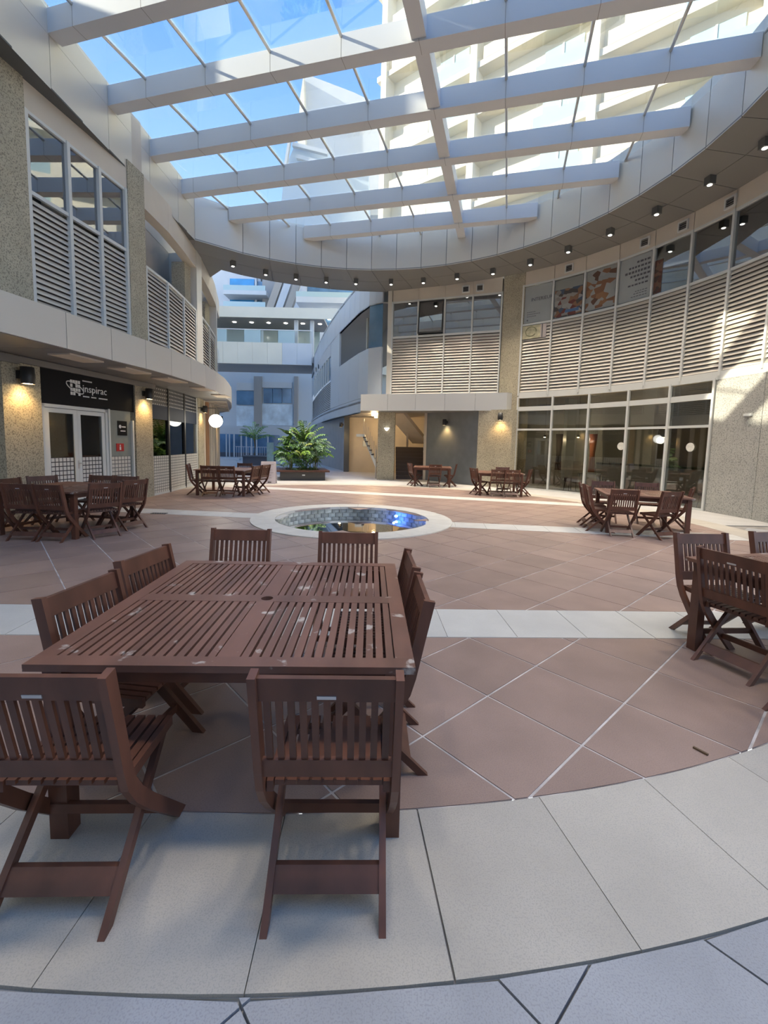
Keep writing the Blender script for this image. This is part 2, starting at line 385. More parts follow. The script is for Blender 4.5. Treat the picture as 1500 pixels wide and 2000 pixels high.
obj('pool_step', MB().lathe([(1.05, -0.40), (1.05, -0.30), (1.22, -0.30), (1.22, -0.40)], 64), mat('pool_step', (0.34, 0.34, 0.24), 0.6), ft)
obj('water', MB().lathe([(0.0, -0.185), (RF_I + .03, -0.185)], 64), glass('pool_water', (0.82, 0.84, 0.68), 0.02, 0.03, 1.0, 1.33), ft)
la = R_(50)
lamp_p = (1.50 * math.cos(la), 1.50 * math.sin(la), -0.115)
obj('pool_lamp', MB().lathe([(0.0, -0.03), (0.03, -0.02), (0.04, 0.0), (0.03, 0.02), (0.0, 0.03)], 12), lamp_mat('blue_led', (0.05, 0.18, 1.0), 45), ft, True, loc=lamp_p, label='glowing blue pool lamp')
pl = bpy.data.lights.new('pool_light', 'POINT'); pl.energy = 0.35; pl.color = (0.08, 0.22, 1.0); pl.shadow_soft_size = 0.03
po = bpy.data.objects.new('pool_light', pl); COL.objects.link(po); po.location = (CX + lamp_p[0] * .94, CY + lamp_p[1] * .94, -0.10)

# ================================================================== WALL HELPERS
def louvers(a, b, z0, z1, pitch, parent, m_=None, depth=0.04):
    """one framed panel of tilted blades between plan points a, b (building lies to the left of a->b)"""
    pn = obj('louver_panel', MB().slab(a, b, z0, z1, 0.03, 0.12), M_slat_b, parent)
    a2, b2 = Vector(a).to_2d(), Vector(b).to_2d(); d = (b2 - a2).normalized(); n = Vector((-d.y, d.x))
    a2 = a2 + d * 0.03; b2 = b2 - d * 0.03
    o0, o1 = n * 0.0, n * depth; t = 0.012; h = pitch * 0.74
    sm = MB().hexa([(*(a2 + o0), 0), (*(b2 + o0), 0), (*(b2 + o1), h), (*(a2 + o1), h)], [(*(a2 + o0), t), (*(b2 + o0), t), (*(b2 + o1), h + t), (*(a2 + o1), h + t)]).mesh('slat')
    k = 0
    while z0 + k * pitch < z1 - pitch * 0.7:
        obj('slat', sm, m_ or M_slat, pn, loc=(0, 0, z0 + k * pitch + 0.01)); k += 1
    return pn
def post(parent, p, z0, z1, w=0.05, d=0.07, m_=None, name='mullion', ang=0.0):
    mb = MB().box(-w / 2, w / 2, -d / 2, d / 2, z0, z1)
    return obj(name, mb, m_ or M_frame, parent, loc=(p[0], p[1], 0), rotz=ang)
def rail(parent, a, b, z, h=0.05, t=0.07, m_=None, name='transom', off=-0.02):
    return obj(name, MB().slab(a, b, z - h / 2, z + h / 2, t, off), m_ or M_frame, parent)
def pane(parent, a, b, z0, z1, m_=None, off=0.03, name='pane'):
    return obj(name, MB().slab(a, b, z0, z1, 0.012, off), m_ or M_glass, parent)
def ang2(a, b): return math.atan2(b[1] - a[1], b[0] - a[0])

# ================================================================== LEFT BUILDING
LWP = [(-7.75, 2.5), (-7.35, 5.5), (-6.98, 8.4), (-6.555, 11.47), (-6.47, 12.3), (-6.5, 13.5), (-6.66, 15), (-6.95, 17), (-7.5, 19.5), (-8.4, 22.5), (-9.6, 25.5)]
def lw(y):
    for (x0, y0), (x1, y1) in zip(LWP, LWP[1:]):
        if y <= y1: return (x0 + (x1 - x0) * (y - y0) / (y1 - y0), y)
    return LWP[-1]
def lwo(y, o):                          # wall point pushed towards the plaza by o
    p0, p1 = lw(y - 0.1), lw(y + 0.1); d = Vector((p1[0] - p0[0], p1[1] - p0[1])).normalized(); p = lw(y)
    return (p[0] + d.y * o, p[1] - d.x * o)
ZS = 8.22
wl = struct('wall_left')
# ground floor ---------------------------------------------------------------
obj('stone_pier', MB().slab(lw(8.09), lw(8.86), 0, 3.12, 0.5, -0.06), M_stone, wl)
obj('stone_pier', MB().slab(lw(11.52), lw(12.22), 0, 3.12, 0.5, -0.06), M_stone, wl)
obj('stone_pier', MB().slab(lw(15.97), lw(16.66), 0, 3.12, 0.5, -0.06), M_stone, wl)
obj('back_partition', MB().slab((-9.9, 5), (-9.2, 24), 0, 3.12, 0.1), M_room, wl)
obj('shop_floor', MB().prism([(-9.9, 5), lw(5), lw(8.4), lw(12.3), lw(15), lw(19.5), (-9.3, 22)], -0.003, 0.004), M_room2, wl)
# far-left storefront edge
obj('storefront_frame', MB().slab(lw(5.6), lw(8.08), 0, 3.12, 0.08, 0.1), M_whitef, wl)
# upper storey solid parts
obj('stone_pier', MB().slab(lw(5.0), lw(8.82), 3.5, ZS + 0.2, 0.5, -0.05), M_stone, wl)
obj('stone_pier', MB().slab(lw(11.50), lw(12.13), 3.5, ZS + 0.2, 0.5, -0.05), M_stone, wl)
for y0, y1 in ((8.82, 11.50), (12.13, 13.5), (13.5, 14.8), (14.8, 16.1), (16.8, 18.4), (18.4, 20), (20, 22.5)):
    obj('lintel', MB().slab(lw(y0), lw(y1), 7.72 if y0 < 12 else 7.62, ZS + 0.2, 0.3, -0.02), M_cream2, wl)
obj('corner_post', MB().slab(lw(16.10), lw(16.78), 3.5, ZS + 0.2, 0.4, -0.04), M_panel, wl)
obj('corner_post', MB().slab(lw(20.6), lw(20.9), 3.5, ZS + 0.2, 0.3, -0.03), M_panel, wl)
obj('roof_slab', MB().prism([(-14, 2), lwo(2.6, .0), lwo(8.4, 0), lwo(12.13, 0), (-14, 12.13)], ZS + 0.2, 9.68), M_cream2, wl)
obj('roof_slab', MB().prism([(-14, 12.13), (-7.75, 12.13), (-8.5, 21.5), (-14, 26)], ZS + 0.2, 9.68), M_cream2, wl)
obj('storey_slab', MB().prism([(-14, 2), lw(2.6), lw(8.4), lw(12.3), lw(15), lw(17), lw(19.5), lw(22.5), lw(25.4), (-14, 26)], 3.12, 3.5), M_cream, wl)
# balcony recess behind the bays
obj('recess_wall', MB().slab((-7.75, 12.0), (-8.5, 21.5), 3.5, ZS + 0.2, 0.1), M_cream, wl)
obj('recess_wall', MB().slab((-8.6, 12.15), (-6.6, 12.13), 3.5, ZS + 0.2, 0.1), M_cream, wl)
obj('recess_wall', MB().slab((-8.6, 17.0), lwo(16.75, -.1), 3.5, ZS + 0.2, 0.1), M_cream, wl)
obj('recess_wall', MB().slab((-9.2, 3.0), (-8.6, 11.4), 3.5, ZS + 0.2, 0.1), M_room2, wl)
obj('stone_pier', MB().box(-7.4, -6.95, 15.55, 16.0, 3.5, 7.6), M_stone, wl)
obj('stone_pier', MB().box(-8.5, -8.0, 19.8, 20.3, 3.5, 7.6), M_stone, wl)
# louver bays
for ya, yb in ((8.84, 9.79), (9.79, 10.63), (10.63, 11.47)): louvers(lw(ya), lw(yb), 3.5, 6.2, 0.1105, wl)
for ya, yb in ((12.19, 13.39), (13.39, 14.71), (14.71, 16.08)): louvers(lw(ya), lw(yb), 3.5, 6.12, 0.1105, wl)
for ya, yb in ((16.82, 18.35), (18.35, 19.97), (19.97, 22.4)): louvers(lw(ya), lw(yb), 3.5, 6.08, 0.1105, wl)
for y in (12.19, 13.39, 14.71, 16.05, 16.85, 18.35, 19.97): post(wl, lw(y), 3.5, 6.17, 0.06, 0.06)
for ya, yb in ((12.19, 13.39), (13.39, 14.71), (14.71, 16.08), (16.82, 18.35), (18.35, 19.97)): rail(wl, lw(ya), lw(yb), 6.16, 0.06, 0.06, name='handrail')
# upper window bay
w1 = struct('window_1')
for ya, yb in ((8.84, 9.79), (9.79, 10.63), (10.63, 11.47)):
    pane(w1, lw(ya), lw(yb), 6.29, 7.66, M_glass_up); rail(w1, lw(ya), lw(yb), 6.25, 0.07); rail(w1, lw(ya), lw(yb), 7.69, 0.06)
for y in (8.86, 9.79, 10.63, 11.46): post(w1, lw(y), 3.5, 7.72, 0.07, 0.09)
# canopy around the shops -----------------------------------------------------
FP = [(-6.0, 3.4), (-5.68, 6.3), (-5.47, 7.69), (-5.34, 8.72), (-5.18, 9.65), (-5.09, 10.6), (-5.07, 11.6), (-5.13, 12.7), (-5.26, 13.8), (-5.48, 15.1), (-5.80, 16.4), (-6.15, 17.7), (-6.58, 19.0), (-7.1, 20.5), (-7.7, 22.0), (-8.4, 23.4), (-9.3, 24.7), (-10.4, 25.7), (-11.8, 26.4)]
t1 = struct('trim_1')
for a, b in zip(FP, FP[1:]):
    a_, b_ = Vector(a), Vector(b); L = (b_ - a_).length; d = (b_ - a_) / L
    obj('fascia_panel', MB().slab(a_ + d * 0.006, b_ - d * 0.006, 3.10, 3.70, 0.05), M_panel, t1)
    obj('fascia_joint', MB().slab(a_, b_, 3.12, 3.69, 0.03, 0.02), M_seam, t1)
for i in range(len(FP) - 1):
    a, b = FP[i], FP[i + 1]; ia = lw(min(a[1], 25.4)); ib = lw(min(b[1] + 0.0, 25.4))
    q = [(a[0] - .03, a[1]), (b[0] - .03, b[1]), ib, ia]
    if area(q) < 0.05: continue
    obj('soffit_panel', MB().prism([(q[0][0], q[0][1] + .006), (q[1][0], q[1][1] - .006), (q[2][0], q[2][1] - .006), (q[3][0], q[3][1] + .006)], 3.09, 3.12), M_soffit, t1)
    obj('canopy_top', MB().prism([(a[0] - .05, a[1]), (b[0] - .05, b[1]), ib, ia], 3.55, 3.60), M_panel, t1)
for y in (8.2, 9.6, 11.0, 12.6, 14.4):   # stepped panels under the canopy
    q = [lwo(y, 0.9), lwo(y + .8, 0.9), lwo(y + .8, 1.35), lwo(y, 1.35)]
    obj('soffit_flap', MB().prism(q, 3.06, 3.09), M_cream, t1)
for y in (17.2, 17.9, 18.6, 19.3, 20.0, 20.7, 21.4, 22.1, 22.8):
    a = lw(y); xo = max(-12.0, min(-5.6, -5.80 - (y - 16.4) * 0.33)); obj('soffit_batten', MB().bar((a[0], y, 3.075), (xo - .1, y, 3.075), 0.10, 0.03), M_cream2, t1)
rail(t1, lw(5.5), lw(8.4), 3.0, 0.14, 0.08, M_soffit, 'canopy_beam', -0.12); rail(t1, lw(8.4), lw(12.3), 3.02, 0.12, 0.08, M_soffit, 'canopy_beam', -0.12)

# shop 1: sign, double door, side panel
sgn = thing('shop_sign', 'black shop fascia sign with white lettering above the white double door', 'sign', (*lw(8.9), 0), ang2(lw(8.9), lw(11.4)))
SL = math.hypot(lw(11.5)[0] - lw(8.88)[0], 11.5 - 8.88)
obj('sign_board', MB().box(0, SL, -0.02, 0.06, 2.27, 3.10), M_black, sgn)
tm = text_mesh('inspirac', 0.23); o = obj('lettering', tm, M_letter, sgn, loc=(1.02, -0.024, 2.60)); o.rotation_euler = (PI / 2, 0, 0); o.scale = (1.0, 1.0, 1)
for x0, x1, z in ((1.03, 1.30, 2.84), (1.03, 1.22, 2.50), (1.26, 1.44, 2.50), (1.48, 1.75, 2.50)):
    for k in range(int((x1 - x0) / 0.03)):
        obj('small_letter', MB().box(x0 + k * .03, x0 + k * .03 + .021, -0.026, -0.02, z - .014, z + .014), M_letter, sgn)
lg = MB()
for i in range(4):                      # globe of blocks
    for j in range(4):
        if (i, j) in ((2, 0), (1, 2)): continue
        x0 = 0.70 + i * 0.068; z0 = 2.50 + j * 0.085
        lg.box(x0, x0 + 0.055, -0.026, -0.02, z0, z0 + 0.068)
obj('logo_blocks', lg, M_letter, sgn)
el = []
for k in range(25):
    a = 2 * PI * k / 24; x, z = 0.24 * math.cos(a), 0.085 * math.sin(a); el.append((0.82 + x * .92 + z * .38, -0.028, 2.665 - x * .38 + z * .92))
obj('logo_orbit', MB().tube(el, 0.011, 5, False), M_letter, sgn)

d1 = struct('door_1'); d1.location = (*lw(8.88), 0); d1.rotation_euler = (0, 0, ang2(lw(8.88), lw(11.4)))
DW = 1.74
for x0, x1, z0, z1 in ((0, .07, 0, 2.26), (DW - .07, DW, 0, 2.26), (0, DW, 2.19, 2.26)): obj('door_frame', MB().box(x0, x1, -0.03, 0.07, z0, z1), M_whitef, d1)
for s in (0, 1):
    x0 = 0.08 + s * 0.79; x1 = x0 + 0.785
    lf = obj('door_leaf', MB().box(x0, x0 + .09, -0.02, 0.04, 0.01, 2.18).box(x1 - .09, x1, -0.02, 0.04, 0.01, 2.18).box(x0, x1, -0.019, 0.039, 2.09, 2.18).box(x0, x1, -0.019, 0.039, 0.01, 0.10), M_whitef, d1)
    obj('pane', MB().box(x0 + .09, x1 - .09, 0.0, 0.012, 0.10, 2.09), M_glass_d, lf)
    dd = obj('dot_print', MB().box(0, 0.56, -0.004, 0.0, 0, 1.03), dots('door_dots', (0.03, 0.03, 0.035), (0.72, 0.70, 0.66), 0.094, 0.094, 0.80), lf, loc=(x0 + .115, -0.001, 0.13))
hd = obj('door_handle', MB().tube([(0.86, -0.02, 1.02), (0.86, -0.07, 1.02), (0.97, -0.07, 1.02)], 0.011, 6).box(.84, .88, -.026, -.018, .90, 1.08), M_plate, d1)
sp1 = obj('side_panel', MB().box(DW + .10, 2.55, 0.0, 0.05, 0.0, 2.27), mat('green_grey_panel', (0.27, 0.29, 0.255), 0.5, noise=0.05), d1)
obj('side_post', MB().box(DW + .015, DW + .06, -0.05, 0.05, 0, 2.28), M_whitef, d1); obj('side_post', MB().box(2.56, 2.61, -0.05, 0.05, 0, 2.05), M_whitef, d1)
obj('dot_print', MB().box(0, .66, -0.004, 0, 0, 1.03), dots('panel_dots', (0.16, 0.16, 0.15), (0.70, 0.67, 0.60), 0.11, 0.094, 0.80), sp1, loc=(DW + .12, 0, .12))
base = Vector((*lw(8.88), 0)); dr = ang2(lw(8.88), lw(11.4))
def ondoor(x, y, z): return (base.x + x * math.cos(dr) - y * math.sin(dr), base.y + x * math.sin(dr) + y * math.cos(dr), z)
s2 = thing('small_sign', 'small square black sign with white logo on the grey side panel', 'sign', ondoor(2.10, -0.005, 1.66), dr)
obj('sign_plate', MB().box(-.02, .30, -0.008, 0.004, 0, .36), M_black, s2)
obj('logo_mark', MB().lathe([(0.0, 0), (.045, 0)], 12), M_letter, s2, loc=(.06, -0.010, .22)).rotation_euler = (PI / 2, 0, 0)
obj('print_line', MB().box(.12, .25, -.010, -.008, .20, .23), M_letter, s2); obj('print_line', MB().box(.07, .24, -.010, -.008, .10, .125), M_letter, s2)
s3 = thing('warning_sign', 'small red square sign with a white symbol on the grey side panel', 'sign', ondoor(2.02, -0.005, 1.27), dr)
obj('sign_plate', MB().box(0, .25, -0.008, 0.004, 0, .19), mat('red_sign', (0.50, 0.03, 0.03), 0.5), s3); obj('symbol', MB().box(.10, .15, -.011, -.008, .03, .11).box(.108, .142, -.011, -.008, .12, .16), M_letter, s3)

# shop 2: dotted header, glass front with dotted lower print
w2 = struct('window_2')
ys2 = (12.24, 13.26, 14.58, 15.95)
for ya, yb in zip(ys2, ys2[1:]):
    a, b = lw(ya), lw(yb); L = math.hypot(a[0] - b[0], a[1] - b[1]); an = ang2(a, b)
    obj('header_board', MB().box(0, L, 0, .06, 0, .56), dots('header_dots', (0.018, 0.02, 0.025), (0.60, 0.60, 0.58), 0.115, 0.11, 0.36), w2, loc=(a[0], a[1], 2.55), rotz=an)
    obj('header_panel', MB().box(0, L, -0.01, .05, 0, .40), mat('navy_panel', (0.035, 0.045, 0.07), 0.6, spec=0.2), w2, loc=(a[0], a[1], 2.15), rotz=an)
    pane(w2, a, b, 0.03, 2.15, M_glass_d)
    obj('dot_print', MB().box(0.02, L - .02, 0, .004, 0, 1.06), dots('store_dots', (0.14, 0.14, 0.13), (0.68, 0.66, 0.60), 0.12, 0.082, 0.80), w2, loc=(a[0] + .01, a[1], .06), rotz=an)
    rail(w2, a, b, 0.03, 0.06)
for y in ys2: post(w2, lw(y), 0, 3.08, 0.045, 0.08, M_dark if y in ys2[1:3] else M_frame)
# beyond: timber door, posts
obj('timber_post', MB().slab(lw(17.2), lw(17.85), 0, 3.1, 0.12, -0.03), mat('orange_timber', (0.36, 0.17, 0.05), 0.5, noise=0.35, nscale=3, stretch=(1, 1, .2)), wl)
for y in (16.85, 18.3, 18.9, 19.7, 20.6, 21.6): obj('shop_post', MB().slab(lw(y), lw(y + .22), 0, 3.1, 0.12, -0.03), M_cream, wl)
w3 = struct('window_3')
for ya, yb in ((18.5, 18.9), (19.1, 19.7), (19.9, 20.6), (20.8, 21.6), (21.8, 24)): pane(w3, lw(ya), lw(yb), 0.05, 3.0, M_glass)

# wall lamps -----------------------------------------------------------------
def sconce(p, nrm, z, label, e=16, s=1.0):
    n = Vector(nrm).normalized(); t = thing('wall_lamp', label, 'lamp', (p[0], p[1], z), math.atan2(n.y, n.x), 'warm wall lamps')
    obj('bracket', MB().box(0, 0.06 * s, -0.05 * s, 0.05 * s, 0.0, 0.12 * s), M_dark, t)
    obj('shade', MB().lathe([(0.0, .16 * s), (.085 * s, .15 * s), (.095 * s, 0.0), (.085 * s, -.10 * s)], 16), M_dark, t, True, loc=(0.15 * s, 0, 0.03))
    obj('bulb', MB().lathe([(0.0, -.095 * s), (.07 * s, -.092 * s), (.07 * s, -.07 * s), (0, -.06 * s)], 14), M_bulb, t, loc=(0.15 * s, 0, 0.03))
    q = Vector((p[0], p[1], 0)) + Vector((n.x, n.y, 0)) * 0.15 * s
    spot('lamp_light', (q.x, q.y, z - 0.09 * s), (q.x - n.x * 0.13, q.y - n.y * 0.13, z - 1.2), e, (1.0, 0.62, 0.24), 120, 0.8, 0.04)
sconce(lwo(8.42, .06), (1, -.14), 2.66, 'black cylinder wall lamp on the stone pier left of the black sign', 22, 1.25)
sconce(lwo(11.86, .06), (1, -.1), 2.72, 'black cylinder wall lamp on the stone pier right of the black sign', 22, 1.1)
sconce(lwo(16.3, .06), (1, .1), 2.66, 'dark wall lamp above the timber door past the dotted shop front', 12)
sconce(lwo(20.0, .06), (1, .2), 2.5, 'farthest dark lamp under the round end of the canopy', 10)
gl = thing('globe_lamp', 'glowing white globe lamp hanging at the end of the left shops', 'lamp', (-6.05, 15.8, 2.28))
obj('globe', MB().lathe([(.235 * math.sin(a * PI / 12), .235 * math.cos(a * PI / 12)) for a in range(13)], 24), lamp_mat('globe_glow', (1.0, 0.96, 0.86), 2.2), gl, True)
obj('arm', MB().tube([(0, 0, .23), (0, 0, .45), (-.62, 0, .45)], 0.015, 6), M_dark, gl)
gp = bpy.data.lights.new('globe_light', 'POINT'); gp.energy = 12; gp.color = (1, .9, .7); gp.shadow_soft_size = .2
gpo = bpy.data.objects.new('globe_light', gp); COL.objects.link(gpo); gpo.location = (-5.7, 15.6, 2.2)
dw = MB().lathe([(0.0, 0.04), (0.03, 0.04), (0.05, 0.0), (0.03, -0.04), (0.0, -0.04)], 10)

# ================================================================== RIGHT BUILDING
RC = (-0.502, 9.842); RW = 9.443
def ra(deg, r=RW): return (RC[0] + r * math.cos(R_(deg)), RC[1] + r * math.sin(R_(deg)))
wr = struct('wall_right')
up = [53.2 - 6.9 * k for k in range(12)]
for a, b in zip(up, up[1:]):
    louvers(ra(a), ra(b), 3.72, 6.22, 0.1135, wr)
    obj('band_panel', MB().slab(ra(a - .05), ra(b + .05), 7.74, ZS + 0.1, 0.08), M_cream2, wr)
    obj('sill_band', MB().slab(ra(a), ra(b), 3.50, 3.72, 0.12, -0.02), M_frame, wr)
w4 = struct('window_4')
for k, (a, b) in enumerate(zip(up, up[1:])):
    z0 = 6.30
    pane(w4, ra(a), ra(b), z0, 7.68, M_glass_up if k > 4 else M_glass_c)
    rail(w4, ra(a), ra(b), 6.26, 0.07); rail(w4, ra(a), ra(b), 7.71, 0.06)
for a in up: post(w4, ra(a), 3.6, 7.74, 0.06, 0.09, ang=R_(a + 90))
# ground glazing
w5 = struct('window_5')
gr = [53.2, 45.0, 36.8, 28.5, 20.4, 12.5]
for k, (a, b) in enumerate(zip(gr, gr[1:])):
    A, B = ra(a), ra(b)
    pane(w5, A, B, 0.04, 2.26, M_glass); pane(w5, A, B, 2.33, 3.0, M_glass); pane(w5, A, B, 3.18, 3.48, M_glass)
    rail(w5, A, B, 2.295, 0.07); rail(w5, A, B, 3.09, 0.16); rail(w5, A, B, 0.02, 0.05)
for a in gr: post(w5, ra(a), 0, 3.55, 0.06, 0.10, ang=R_(a + 90))
# stone wall to the right of the glazing
for a, b in ((12.2, 4.2), (4.2, -4), (-4, -12), (-12, -20), (-20, -24)):
    obj('stone_panel', MB().slab(ra(a - .04), ra(b + .04), 0, 3.5, 0.25, -0.01), M_stone_g, wr)
# interior behind the glass
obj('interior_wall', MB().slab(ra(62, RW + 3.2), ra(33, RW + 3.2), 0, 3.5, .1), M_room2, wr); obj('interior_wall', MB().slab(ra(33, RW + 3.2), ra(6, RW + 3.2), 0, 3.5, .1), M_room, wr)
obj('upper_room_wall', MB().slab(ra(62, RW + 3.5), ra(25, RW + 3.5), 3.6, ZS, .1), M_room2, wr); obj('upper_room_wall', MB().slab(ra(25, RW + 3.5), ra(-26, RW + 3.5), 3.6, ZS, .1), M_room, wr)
def sector(r0, r1, d0, d1, z0, z1, n=12, c=RC):
    q = [(c[0] + r0 * math.cos(R_(d0 + (d1 - d0) * t / n)), c[1] + r0 * math.sin(R_(d0 + (d1 - d0) * t / n))) for t in range(n + 1)]
    q += [(c[0] + r1 * math.cos(R_(d1 + (d0 - d1) * t / n)), c[1] + r1 * math.sin(R_(d1 + (d0 - d1) * t / n))) for t in range(n + 1)]
    mb = MB(); k = len(q)
    for t in range(n):
        p_ = [q[t], q[t + 1], q[k - 2 - t], q[k - 1 - t]]; mb.prism(p_, z0, z1)
    return mb
obj('storey_slab', sector(RW + .13, RW + 6, -26, 62, 3.5, 3.6), M_cream, wr)
obj('shop_floor', sector(RW + .1, RW + 3.3, 4, 62, -.002, .006), M_room2, wr)
obj('roof_slab', sector(RW + .05, RW + 6, -26, 53.2, ZS + .1, 9.68), M_cream2, wr)
obj('end_wall', MB().slab(ra(6, RW + 3.2), ra(6, RW + .25), 0, 3.5, .1), M_room2, wr)
# things seen inside
cb = struct('trim_2', sector(RW + 1.4, RW + 1.5, 13, 38.5, 0.0, 1.05, 8), mat('white_partition', (0.62, 0.64, 0.64), 0.5))
obj('partition_cap', sector(RW + 1.38, RW + 1.55, 13, 38.5, 1.05, 1.12, 8), mat('green_cap', (0.09, 0.11, 0.07), 0.5), cb)
obj('interior_column', MB().box(-.16, .16, -.16, .16, 0, 3.5), M_whitef, wr, loc=(*ra(44.0, RW + 1.2), 0))
for dgr, col in ((41.3, (0.34, 0.12, 0.06)), (48, (0.05, 0.04, 0.035))):
    tag(obj('curtain', MB().tube([(*ra(dgr, RW + 2.2), .7), (*ra(dgr, RW + 2.2), 1.4), (*ra(dgr, RW + 2.2), 2.2)], [.13, .1, .16], 8), mat('curtain%d' % int(dgr), col, .8), smooth=True), 'rust-red hanging curtain behind the second glass panel' if dgr < 45 else 'dark hanging curtain behind the first glass panel', 'curtain')
def stool(p, label, s=1.0, rz=0.3):
    t = thing('stool', label, 'stool', (*p, 0), rz)
    obj('seat', MB().prism([(.30 * s * math.cos(a * PI / 6), .25 * s * math.sin(a * PI / 6)) for a in range(12)], .36, .50), mat('grey_cushion', (0.10, 0.105, 0.11), .7), t)
    for x in (-1, 1):
        for y in (-1, 1): obj('leg', MB().bar((x * .17 * s, y * .14 * s, .37), (x * .22 * s, y * .18 * s, 0), .025, .025), M_dark, t)
stool(ra(42.0, RW + .75), 'dark padded stool behind the second glass panel', .8)
stool(ra(14.6, RW + .65), 'wide grey padded stool behind the last glass panel by the stone wall', 1.15)
it = thing('display_table', 'small dark table with a framed front behind the second glass panel', 'table', (*ra(38.6, RW + 1.0), 0), R_(-50))
obj('tabletop', MB().box(-.35, .35, -.25, .25, .68, .72), M_room2, it)
for x in (-1, 1):
    for y in (-1, 1): obj('leg', MB().box(x * .31 - .02, x * .31 + .02, y * .21 - .02, y * .21 + .02, 0, .68), M_frame, it)
for dgr, lab in ((29.3, 'round white sticker on the fourth glass panel'), (15.8, 'round white sticker on the last glass panel')):
    p = ra(dgr, RW - .02); r_ = .125
    n = MB().add([(0, 0, 0)] + [(r_ * math.cos(a * PI / 12), 0, r_ * math.sin(a * PI / 12)) for a in range(24)] + [(0, .01, 0)] + [(r_ * math.cos(a * PI / 12), .01, r_ * math.sin(a * PI / 12)) for a in range(24)],
                 [(0, 1 + a, 1 + (a + 1) % 24) for a in range(24)] + [(25, 26 + (a + 1) % 24, 26 + a) for a in range(24)] + [(1 + a, 26 + a, 26 + (a + 1) % 24, 1 + (a + 1) % 24) for a in range(24)])
    tag(obj('round_disk', n, mat('disk', (.72, .70, .62), .5, noise=.15, nscale=12), loc=(p[0], p[1], 1.72), rotz=R_(dgr - 90)), lab, 'disk')  # flat mottled white disk on the outer face of the pane
for dgr, wch in ((50, 'first'), (43, 'second'), (27.0, 'fourth'), (14, 'last')):
    p = ra(dgr, RW + 1.6); tg = thing('interior_lamp', 'small warm pendant lamp inside the shop behind the %s glass panel' % wch, 'lamp', (*p, 2.05), 0, 'pendant lamps inside the shop')
    obj('shade', MB().lathe([(0.02, .10), (.10, 0.0), (.09, 0.0)], 12), M_dark, tg, True); obj('bulb', MB().lathe([(0, -.02), (.05, 0), (0, .03)], 10), M_bulb, tg); obj('cord', MB().tube([(0, 0, .1), (0, 0, 1.4)], .006, 5), M_dark, tg)
    il = bpy.data.lights.new('pendant_light', 'POINT'); il.energy = 16; il.color = (1, .75, .45); ilo = bpy.data.objects.new('pendant_light', il); COL.objects.link(ilo); ilo.location = (p[0], p[1], 1.95)
# posters in the upper windows (flat print)
def poster(a, b, z0, z1, m_, label, r=RW + .018):
    A, B = ra(a, r), ra(b, r); L = math.hypot(A[0] - B[0], A[1] - B[1]); an = ang2(A, B)
    t = thing('window_poster', label, 'poster', (A[0], A[1], z0), an); obj('sheet', MB().box(0, L, 0, .006, 0, z1 - z0), m_, t); return t, L
M_sheet = mat('pale_sheet', (0.36, 0.385, 0.38), .5, noise=.05, nscale=2)
M_ink = mat('grey_ink', (0.10, 0.10, 0.11), .6)
def lines(t, rows):
    for x0, x1, z, h, wd in rows:
        x = x0
        while x < x1 - wd * .5:
            w_ = wd * random.uniform(.6, 1.1); obj('print_mark', MB().box(x, min(x + w_, x1), -.003, 0, z, z + h), M_ink, t); x += w_ + wd * .35
t, L = poster(52.9, 46.7, 6.32, 7.66, M_sheet, 'pale poster with a dark heading in the window beside the stone pier')
tm = text_mesh('INTERIEUR', .17, .002); o = obj('lettering', tm, M_ink, t, loc=(.25, -.003, .78)); o.rotation_euler = (PI / 2, 0, 0)
lines(t, [(.12, .45, .38, .02, .06), (.12, .62, .30, .02, .06), (.12, .5, .22, .02, .06), (.12, .2, .07, .06, .05)])
def picture(name, ramp, sc):
    M = bpy.data.materials.new(name); M.use_nodes = True; tt = M.node_tree; b = tt.nodes['Principled BSDF']; N = tt.nodes.new; Lk = tt.links.new
    tcn = N('ShaderNodeTexCoord'); mp = N('ShaderNodeMapping'); mp.inputs['Scale'].default_value = (sc, 1, sc * 1.3); v = N('ShaderNodeTexVoronoi'); v.inputs['Scale'].default_value = 1.0
    cr = N('ShaderNodeValToRGB'); cr.color_ramp.interpolation = 'CONSTANT'
    for k, c in enumerate(ramp):
        if k < 2: el_ = cr.color_ramp.elements[k]; el_.position = k / len(ramp)
        else: el_ = cr.color_ramp.elements.new(k / len(ramp))
        lum = sum(c) / 3; el_.color = tuple((v * .72 + lum * .28) * .62 for v in c) + (1,)
    sp_ = N('ShaderNodeSeparateColor'); Lk(tcn.outputs['Object'], mp.inputs[0]); Lk(mp.outputs[0], v.inputs['Vector']); Lk(v.outputs['Color'], sp_.inputs[0]); Lk(sp_.outputs[0], cr.inputs[0]); Lk(cr.outputs[0], b.inputs['Base Color'])
    return M
t, L = poster(46.0, 39.9, 6.34, 7.30, picture('room_photo', [(.30, .05, .03), (.48, .45, .40), (.12, .10, .09), (.55, .52, .48), (.45, .20, .07), (.08, .14, .26), (.38, .34, .3)], 6), 'photo poster of a red and white room, left of two pictures')
obj('print_block', MB().box(0, L, -.003, 0, .96, 1.30), mat('ceiling_print', (.28, .29, .27), .5), t); obj('print_block', MB().box(.42, L - .1, -.004, -.001, .12, .22), mat('blue_print', (.08, .16, .32), .5), t)
t, L = poster(39.1, 33.0, 6.34, 7.66, picture('shop_photo', [(.50, .53, .50), (.42, .16, .04), (.45, .48, .46), (.52, .22, .05), (.5, .52, .5), (.22, .09, .04), (.48, .5, .45)], 5), 'photo poster of orange furniture, right of two pictures')
t, L = poster(32.2, 26.1, 6.32, 7.66, M_sheet, 'pale poster with six lines of dark lettering in the window')
